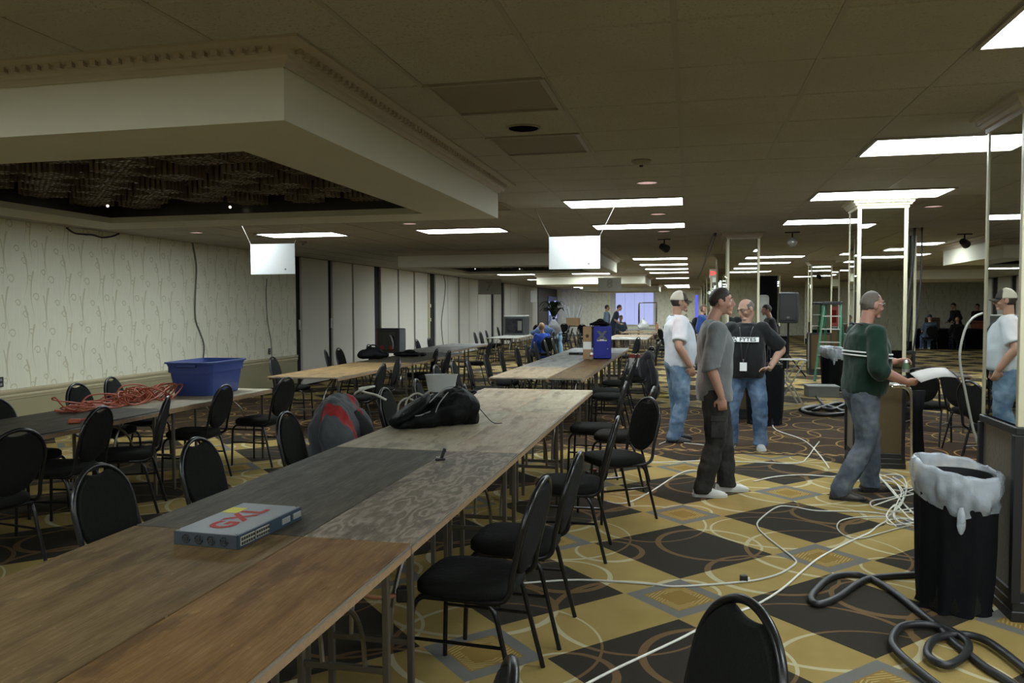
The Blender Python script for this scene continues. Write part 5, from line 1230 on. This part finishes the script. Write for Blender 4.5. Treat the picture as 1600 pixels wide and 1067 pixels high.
def lanyard(P, tor, zb, m, badge, y0=.0, par=None, pocket=True):
    L = thing
    pts = [(-.085, 0, 1.515), (-.06, .07, 1.51), (.0, .085, 1.49)] + [(front(tor, .07-.05*i/4, 1.44-(1.44-zb)*i/4, .014), (.07-.06*i/4)+y0*i/4, 1.44-(1.44-zb)*i/4) for i in range(5)]
    pts += [(q[0], -q[1]+2*y0*(i/4), q[2]) for i, q in reversed(list(enumerate(pts[3:])))] + [(.0, -.085, 1.49), (-.06, -.07, 1.51), (-.085, 0, 1.515)]
    o = obj('lanyard', tube(B(), cat(pts, 3), .006, 6), m, P)
    zt = zb-.02; xb = front(tor, y0, zt-.05, .02)
    obj('clip', box(B(), xb-.004, xb+.004, y0-.006, y0+.006, zt-.01, zb+.01), M['chrome'], o)
    if badge: obj('badge', box(B(), xb-.002, xb+.002, y0-.04, y0+.04, zt-.11, zt-.01, .002), M['white'], o, loc=(0, 0, 0))
    return o
def short_hair(front_z=.52, back=-.5):
    T = [(-1.1, back), (-.6, back+.12), (-.3, -.12), (-.12, .02), (-.08, .16), (.06, .16), (.1, -.02), (.22, .0), (.3, .30), (.6, front_z), (1.1, front_z+.06)]
    def fn(n):
        for (a, za), (b_, zb) in zip(T, T[1:]):
            if a <= n.x <= b_: return n.z > za+(zb-za)*(n.x-a)/(b_-a)
        return False
    return fn
def buzz(n): return n.z > (.78 if n.x > .2 else .30-.9*max(0, -n.x))
def ring_hair(n): return n.x < .25 and (-.38-.1*n.x if n.x < -.3 else .0) < n.z < .62 and not (n.x > -.25 and n.z > .52)
stand = lambda dx=.06, w_=.11: {1: ((.03, w_, .50), (-.02+dx, w_+.01, .09), .15), -1: ((.03, -w_, .50), (-.02-dx, -w_-.01, .09), -.15)}
whiteS = mat('white_trainer', (.55, .54, .50), .6); greyS = mat('grey_trainer', (.35, .36, .36), .6); blackS = mat('black_shoe', (.015, .014, .013), .5); brownS = mat('dark_brown_shoe', (.03, .022, .016), .5)
dn = mat('dark_brown_hair', (.03, .02, .013), .6, 0, .4, 60, .5); gh = mat('grey_cropped_hair', (.13, .11, .09), .7, 0, .3, 80, .5)
jl = denim('light_blue_jeans', (.10, .17, .27), (.26, .36, .46)); jb = denim('blue_jeans', (.07, .12, .22), (.20, .29, .42)); jg = denim('faded_grey_jeans', (.075, .09, .115), (.17, .19, .21))
# 1 man in white T-shirt and cap
P1, H1, U1, T1, B1 = person('man in white T-shirt, light jeans and two-tone cap standing by the chairs', -.16, 9.98, 16, 1.84, dict(torso='heavy', hem=.90, fat=1.15, belly=.03, legr=1.12, sleeve=.85, sleeve_r=.03,
    shirt=cloth('white_cotton', (.56, .61, .67), .9, .6, 6, .05), pants=jl, shoes=blackS, hair=dn, hairfn=lambda n: n.x < .2 and -.42 < n.z < .2 and not (n.x > -.2 and n.z < -.1), skin=('skin_fair', (.42, .24, .17)),
    arms={1: ((-.04, .27, 1.15), (.10, .24, .92), (.2, -.05, -1), (0, -1, 0), .5), -1: ((-.06, -.29, 1.16), (.08, -.25, .93), (.35, .12, -1), (.3, 1, .1), .55)}, legs=stand(.05, .115), look=(4, 2)))
cream = mat('cream_cap_cloth', (.60, .54, .44), .8); capb = mat('brown_cap_cloth', (.055, .04, .034), .8)
cp = None
for nm_, fn, mm, kk in (('cap_crown', lambda n: n.z > .16 and n.x <= .25, cream, 1.10), ('cap_front', lambda n: n.z > .16 and n.x > .25, capb, 1.105)):
    b = B(); sphere_dirs(b, 40, 28, lambda n: Vector(n)); bmesh.ops.delete(b, geom=[f for f in b.faces if not fn(f.calc_center_median().normalized())], context='FACES')
    for v in b.verts: v.co = H1 @ (head_pt(v.co, kk)+Vector((0, 0, .004)))
    o = obj(nm_, b, mm, P1, True); md = o.modifiers.new('t', 'SOLIDIFY'); md.thickness = .006
b = B(); R = []
for i in range(9):
    a = -1.05+2.1*i/8; ca, sa = cos(a), sin(a); l = .075*cos(a*.9)
    R.append(ring(b, [H1 @ Vector(q) for q in ((.09*ca, .083*sa, .028-.02*sa*sa), (.09*ca+l, .083*sa*1.02, .010-.03*sa*sa), (.09*ca+l, .083*sa*1.02, .004-.03*sa*sa), (.09*ca, .083*sa, .020-.02*sa*sa))]))
skin(b, R); obj('cap_visor', b, capb, P1, True)
obj('cap_button', ell(B(), H1 @ Vector((0, 0, .133)), (.009, .009, .006), 8, 6), cream, P1)
obj('goatee', ell(B(), H1 @ Vector((.092, 0, -.100)), (.012, .022, .02), 10, 8), dn, B1, True)
lanyard(P1, T1, 1.16, M['blkpl'], True)
# 2 man in grey sweatshirt
gsw = cloth('grey_sweat_cloth', (.165, .175, .18), .95, .8, 6, .15)
P2, H2, U2, T2, B2 = person('young man in grey sweatshirt and dark cargo trousers, seen side-on in front', .20, 7.20, 8, 1.82, dict(torso='broad', headx=.035, hem=.81, sleeve=1.22, sleeve_r=.030, cuff=True, legr=1.10, shirt_name='sweatshirt',
    shirt=gsw, pants=denim('dark_cargo_cloth', (.028, .027, .026), (.06, .058, .055)), shoes=whiteS, sole=whiteS, hair=dn, hairfn=short_hair(.50, -.42), hairk=1.05, hairt=1.2, skin=('skin_pink', (.47, .26, .19)),
    arms={1: ((-.05, .25, 1.15), (.02, .24, .90), (.1, 0, -1), (0, -1, 0), .9), -1: ((-.07, -.25, 1.14), (.02, -.25, .88), (.12, .05, -1), (.2, 1, 0), 1.25)},
    legs={1: ((.10, .10, .50), (.13, .11, .09), .1), -1: ((-.0, -.10, .50), (-.10, -.11, .09), -.05)}, look=(-4, 2)))
for s in (-1, 1):
    pk = obj('cargo_pocket', box(B(), -.055, .065, s*.188-.012, s*.188+.012, .52, .70, .008), denim('dark_cargo_pocket', (.03, .029, .028), (.06, .058, .055)), P2); obj('pocket_flap', box(B(), -.06, .07, s*.198-.008, s*.198+.008, .66, .71, .006), bpy.data.materials['dark_cargo_cloth'], pk)
# 3 man in black T-shirt
bts = cloth('black_cotton', (.013, .014, .016), .9, .5, 6, .3)
P3, H3, U3, T3, B3 = person('bald man in glasses and black printed T-shirt with badge, hand on hip', .63, 9.60, -97, 1.745, dict(torso='heavy', hem=.86, fat=1.12, belly=.03, legr=1.12, sleeve=.95, sleeve_r=.034,
    shirt=bts, pants=jb, shoes=greyS, sole=whiteS, hair=gh, hairfn=ring_hair, hairk=1.02, hairt=.6, skin=('skin_fair2', (.45, .27, .20)),
    arms={1: ((-.10, .40, 1.20), (.07, .27, .98), (.55, -.85, -.15), (.5, .4, -1), .35, .6), -1: ((-.04, -.28, 1.15), (.08, -.25, .92), (.2, 0, -1), (0, 1, 0), .6)}, legs=stand(.0, .16), look=(-52, 22)))
lanyard(P3, T3, 1.08, M['blkpl'], True, -.02)
b = B(); NU, NV = 12, 3; rows = []
for i in range(NV+1): rows.append(ring(b, [(front(T3, -.10+.25*j/NU, 1.29+.055*i/NV, .024), -.10+.25*j/NU, 1.29+.055*i/NV) for j in range(NU+1)]))
for a, c in zip(rows, rows[1:]):
    for j in range(NU): b.faces.new((a[j], a[j+1], c[j+1], c[j]))
pr = obj('printed_block', b, M['white'], P3)
b = text_bm('FYTES', .068, .0022)
for v in b.verts: yy, zz = v.co.x*1.0+.025, 1.3165+v.co.y*.85; v.co = Vector((front(T3, yy, zz, .0255), yy, zz))
obj('printed_letters', b, M['blkpl'], pr)
b = B(); cy, cz = -.132, 1.317
vv = [b.verts.new((front(T3, cy, cz, .022), cy, cz))]+[b.verts.new((front(T3, cy+.03*cos(a), cz+.032*sin(a), .022), cy+.03*cos(a), cz+.032*sin(a))) for a in (2*pi*i/20 for i in range(20))]
for i in range(20): b.faces.new((vv[0], vv[1+i], vv[1+(i+1) % 20]))
em = obj('round_emblem', b, M['white'], P3)
b = B()
for k_ in range(3):
    a0 = pi/2+k_*2*pi/3; W_ = [b.verts.new((front(T3, cy+r*cos(a), cz+r*sin(a), .0245), cy+r*cos(a), cz+r*sin(a))) for r, a in ((.007, a0-.5), (.025, a0-.5), (.027, a0), (.025, a0+.5), (.007, a0+.5))]; b.faces.new(W_)
obj('trefoil_blades', b, M['blkpl'], em)
def glasses(P, Hm, m):
    gl = obj('glasses', tube(B(), [Hm @ Vector((.098, .006, .012)), Hm @ Vector((.102, 0, .014)), Hm @ Vector((.098, -.006, .012))], .0022, 6), m, P)
    for s in (1, -1):
        obj('rim', tube(B(), [Hm @ Vector((.096-.25*abs(.033+.024*cos(a)-.03)*.5, s*(.033+.024*cos(a)), .008+.015*sin(a))) for a in (2*pi*i/14 for i in range(14))], .0022, 6, True), m, gl)
        obj('temple', tube(B(), [Hm @ Vector((.088, s*.058, .012)), Hm @ Vector((.04, s*.080, .012)), Hm @ Vector((-.02, s*.084, .006))], .0022, 6), m, gl)
glasses(P3, H3, M['blk'])
w_ = U3((.07, .27, .98)); obj('wristwatch', tube(B(), [w_+Vector((-.028*.55*0+.036*cos(a)*.6, .036*cos(a)*.0+.034*sin(a)*.6, .036*cos(a))) for a in (2*pi*i/12 for i in range(12))], .008, 6, True), M['chrome'], P3)
# 4 man in green sweater
gsm = cloth('dark_green_knit', (.010, .030, .020), .95, .5, 8, .25)
P4, H4, U4, T4, B4 = person('cropped-haired man in dark green striped sweater holding a paper and a can', 1.44, 7.38, 14, 1.79, dict(torso='heavy', hem=.90, fat=1.1, belly=.02, legr=1.12, sleeve=1.30, sleeve_r=.026, cuff=True, shirt_name='sweater', lean=.09,
    shirt=gsm, pants=jg, shoes=brownS, hair=gh, hairfn=lambda n: buzz(n) or (n.x < -.2 and n.z > -.35), hairk=1.02, hairt=.6, skin=('skin_ruddy', (.46, .24, .18)),
    arms={1: ((.10, .29, 1.16), (.36, .17, 1.20), (.9, -.35, .12), (-.1, -.5, -.9), .85), -1: ((-.01, -.30, 1.13), (.29, -.18, 1.045), (.95, .12, -.06), (.1, .85, .5), .75)},
    legs={1: ((.16, .14, .50), (.17, .16, .09), .0), -1: ((.0, -.12, .50), (-.22, -.13, .09), -.35)}, look=(14, 2)))
glasses(P4, H4, M['steel'])
for z in (1.262, 1.232):
    b = B(); pts = []
    for i in range(40):
        a = 2*pi*i/40; y_ = .215*sin(a)
        f1 = front(T4, y_*.98, z, 0); bk_ = None
        for q, q2 in zip(T4, T4[1:]):
            if q[0] <= z <= q2[0]:
                f = (z-q[0])/(q2[0]-q[0]); cx, rx, ry = (q[j]*(1-f)+q2[j]*f for j in (1, 2, 3))
        ca, sa = cos(a), sin(a); pts.append(U4((cx+(rx+.008)*math.copysign(abs(ca)**.88, ca), (ry+.008)*math.copysign(abs(sa)**.88, sa), z)))
    obj('white_stripe', tube(b, pts, .0065, 6, True), M['white'], P4)
lanyard(P4, T4, 1.12, M['blkpl'], False)
# held items
W4 = Matrix.Translation((1.44, 7.38, 0)) @ Matrix.Rotation(radians(14), 4, 'Z') @ Matrix.Scale(1.79/1.8, 4)
wr = W4 @ (U4((.29, -.18, 1.045))+Vector((.10, .02, .0))); wl_ = W4 @ (U4((.36, .17, 1.20))+Vector((.085, -.035, -.02)))
pa = thing('held_paper', 'white sheet of paper held out by the green-sweater man', 'paper', wr, radians(10))
b = B(); rows = []
for i in range(9): 
    u = i/8; rows.append(ring(b, [(.0+.30*u, -.10+.0*u, .035*sin(u*2.6)+.02*u), (.0+.30*u, .11, .06+.035*sin(u*2.2)+.02*u)]))
for a, c in zip(rows, rows[1:]): b.faces.new((a[0], a[1], c[1], c[0]))
o = obj('sheet', b, mat('handheld_paper', (.42, .40, .38), .7), pa, True); md = o.modifiers.new('t', 'SOLIDIFY'); md.thickness = .0012
cn = thing('held_can', 'shiny can held in the other hand of the green-sweater man', 'can', wl_+Vector((0, 0, -.075)), 0)
obj('can_body', lathe(B(), [(.026, 0), (.032, .006), (.032, .108), (.025, .12)], 18), M['alu'], cn, 40); obj('label_band', lathe(B(), [(.0325, .03), (.0325, .085)], 18), mat('green_can_print', (.12, .2, .12), .4), cn)

# ---- background people
hang = {1: ((-.04, .25, 1.15), (.04, .23, .92), (.1, 0, -1), (0, -1, 0), .6), -1: ((-.04, -.25, 1.15), (.04, -.23, .92), (.1, 0, -1), (0, 1, 0), .6)}
work = {1: ((.02, .26, 1.17), (.27, .16, 1.08), (1, -.2, 0), (0, -.3, -1), .4), -1: ((.02, -.26, 1.17), (.27, -.16, 1.08), (1, .2, 0), (0, .3, -1), .4)}
def sit(): return {1: ((.42, .12, .50), (.40, .13, .09), .1), -1: ((.42, -.12, .50), (.40, -.13, .09), -.1)}
FG = 'people far down the hall'
def far(label, x, y, head, H, shirt, pants, hair, arms=hang, legs=None, dz=0, hairfn=None, **k):
    return person(label, x, y, head, H, dict(vox=.0125, torso=k.pop('torso', 'slim'), sleeve=k.pop('sleeve', 1.9), sleeve_r=.024, shirt=shirt, pants=pants, shoes=k.pop('shoes', blackS), hair=hair, hairfn=hairfn or short_hair(.45), hairk=1.08, hairt=1.5, arms=arms, legs=legs or stand(), dz=dz, **k), FG)
nb_ = cloth('royal_blue_cloth', (.02, .05, .20), .9, .6, 7); lb_ = cloth('pale_blue_cloth', (.16, .22, .30), .9, .5, 7); nv = cloth('navy_cloth', (.015, .018, .035), .9, .5, 7); bkc = cloth('plain_black_cloth', (.01, .01, .011), .9, .5, 7); gyc = cloth('charcoal_cloth', (.035, .035, .038), .9, .5, 7); stl = cloth('steel_blue_cloth', (.06, .085, .12), .9, .5, 7)
brh = mat('brown_long_hair', (.07, .04, .02), .6, 0, .3, 50, .5); blh = mat('blonde_hair', (.32, .20, .09), .6, 0, .3, 50, .5)
long_h = lambda n: n.z > .5 or (n.x < .25 and n.z > -.8)
p = at(1098, 480, Y=21.3)
PW, HW, UW, TW, BW = far('woman in royal blue jacket with dark backpack among the distant columns', p.x, 21.3, -20, 1.72, nb_, nv, brh, hairfn=long_h, look=(-20, 15), hem=.72)
me = lump([((-.2, 0, 1.25), (.11, .14, .2)), ((-.22, 0, 1.12), (.13, .15, .16))], .02, 3); meshobj('backpack', me, bk, PW)
p = at(1210, 480, Y=17.0); far('person in charcoal top bending over behind the loudspeaker', p.x, 17.0, 190, 1.72, gyc, nv, dn, arms=work, lean=.2)
p = at(948, 480, Y=32.8); far('man in pale blue shirt standing at the farthest central table', p.x, 32.8, 20, 1.75, lb_, nv, dn)
p = at(963, 480, Y=32.4); far('man in navy shirt leaning over the white carrier bag', p.x-.15, 32.4, 5, 1.80, nv, nv, dn, arms=work, lean=.35, sleeve=.9)
p = at(968, 492, Y=33.6); far('person in steel blue shirt seated before the bluish window', p.x, 34.2, -60, 1.75, stl, nv, dn, arms=work, legs=sit(), dz=-.45)
p = at(851, 515, Y=20.0); far('seated woman with light brown hair and bright blue top', -3.75, 20.2, 130, 1.68, cloth('bright_blue_cloth', (.03, .08, .42), .9, .4, 7), nv, blh, arms=work, legs=sit(), dz=-.45, hairfn=long_h)
chair(0, 0, 130, 'chair under the seated woman in bright blue', g8, xy=(-3.72, 20.17))
jk2 = thing('pale_blue_jacket', 'pale blue jacket hung over a chair right of the woman in bright blue', 'jacket', (-3.2, 19.6, 0), .2)
meshobj('jacket_body', lump([((0, 0, .88), (.08, .2, .12)), ((.0, 0, .62), (.09, .22, .25)), ((.03, -.1, .45), (.08, .1, .2))], .02, 4), cloth('pale_blue_jacket_cloth', (.22, .38, .52), .85, .6, 7), jk2); obj('collar', tube(B(), cat([(0, -.14, .98), (.05, 0, 1.02), (0, .14, .98)], 4), .03, 8), lb_, jk2, True)
chair(0, 0, 10, 'chair under the pale blue jacket', g8, xy=(-2.98, 19.62))
# seated group at the far right
far('seated man in steel blue shirt and cap seen from behind, far right', 8.75, 32.6, 95, 1.78, stl, jb, mat('dark_cap', (.02, .022, .03), .8), arms=work, legs=sit(), dz=-.45, torso='heavy', shoes=whiteS, sleeve=.95, hairfn=lambda n: n.z > .1)
far('seated person with pale hair and black shirt, far right', 9.75, 32.8, 85, 1.65, bkc, nv, blh, arms=work, legs=sit(), dz=-.45)
far('standing man in black leaning over the far right table', 10.3, 34.6, 200, 1.80, bkc, nv, dn, arms=work, lean=.25)
far('second standing person in black behind the far right table', 11.1, 34.9, 220, 1.74, bkc, nv, dn)
far('seated person in pink shirt at left of far right group', 7.85, 32.85, 80, 1.65, cloth('pink_cloth', (.42, .24, .27), .9, .5, 7), nv, dn, arms=work, legs=sit(), dz=-.45)
for i, (x, y) in enumerate(((8.75, 32.6), (9.75, 32.8), (7.85, 32.85))):
    chair(0, 0, 92, ['chair under the man in steel blue shirt, far right', 'chair under the pale-haired person, far right', 'chair under the person in pink, far right'][i], 'chairs of the far right group', xy=(x+.0, y+.02))
ft = thing('draped_long_table', 'long black-draped table of the far right group', 'table', (9.4, 33.9, 0)); obj('drape', box(B(), -2.0, 2.2, -.4, .4, 0, .76, .02), M['blackcloth'], ft); obj('table_surface', box(B(), -2.02, 2.22, -.42, .42, .76, .78, .005), M['blkpl'], ft)
for i, (x, w2, h, mm) in enumerate(((7.7, .5, .5, M['blkpl']), (8.3, .4, .62, M['blkpl']), (9.2, .45, .42, mat('dark_brown_carton', (.07, .04, .025), .8)), (10.9, .5, .3, mat('red_carton', (.22, .05, .03), .7)))):
    e = thing('equipment_case', ['black case at left end of the far right table', 'tall black case on the far right table', 'brown carton on the far right table', 'red carton on right end of far right table'][i], 'case', (x, 33.95, .78)); obj('shell', box(B(), -w2/2, w2/2, -.2, .2, 0, h, .02), mm, e); obj('lid_seam', box(B(), -w2/2-.004, w2/2+.004, -.204, .204, h*.7, h*.7+.02), M['dark'], e)
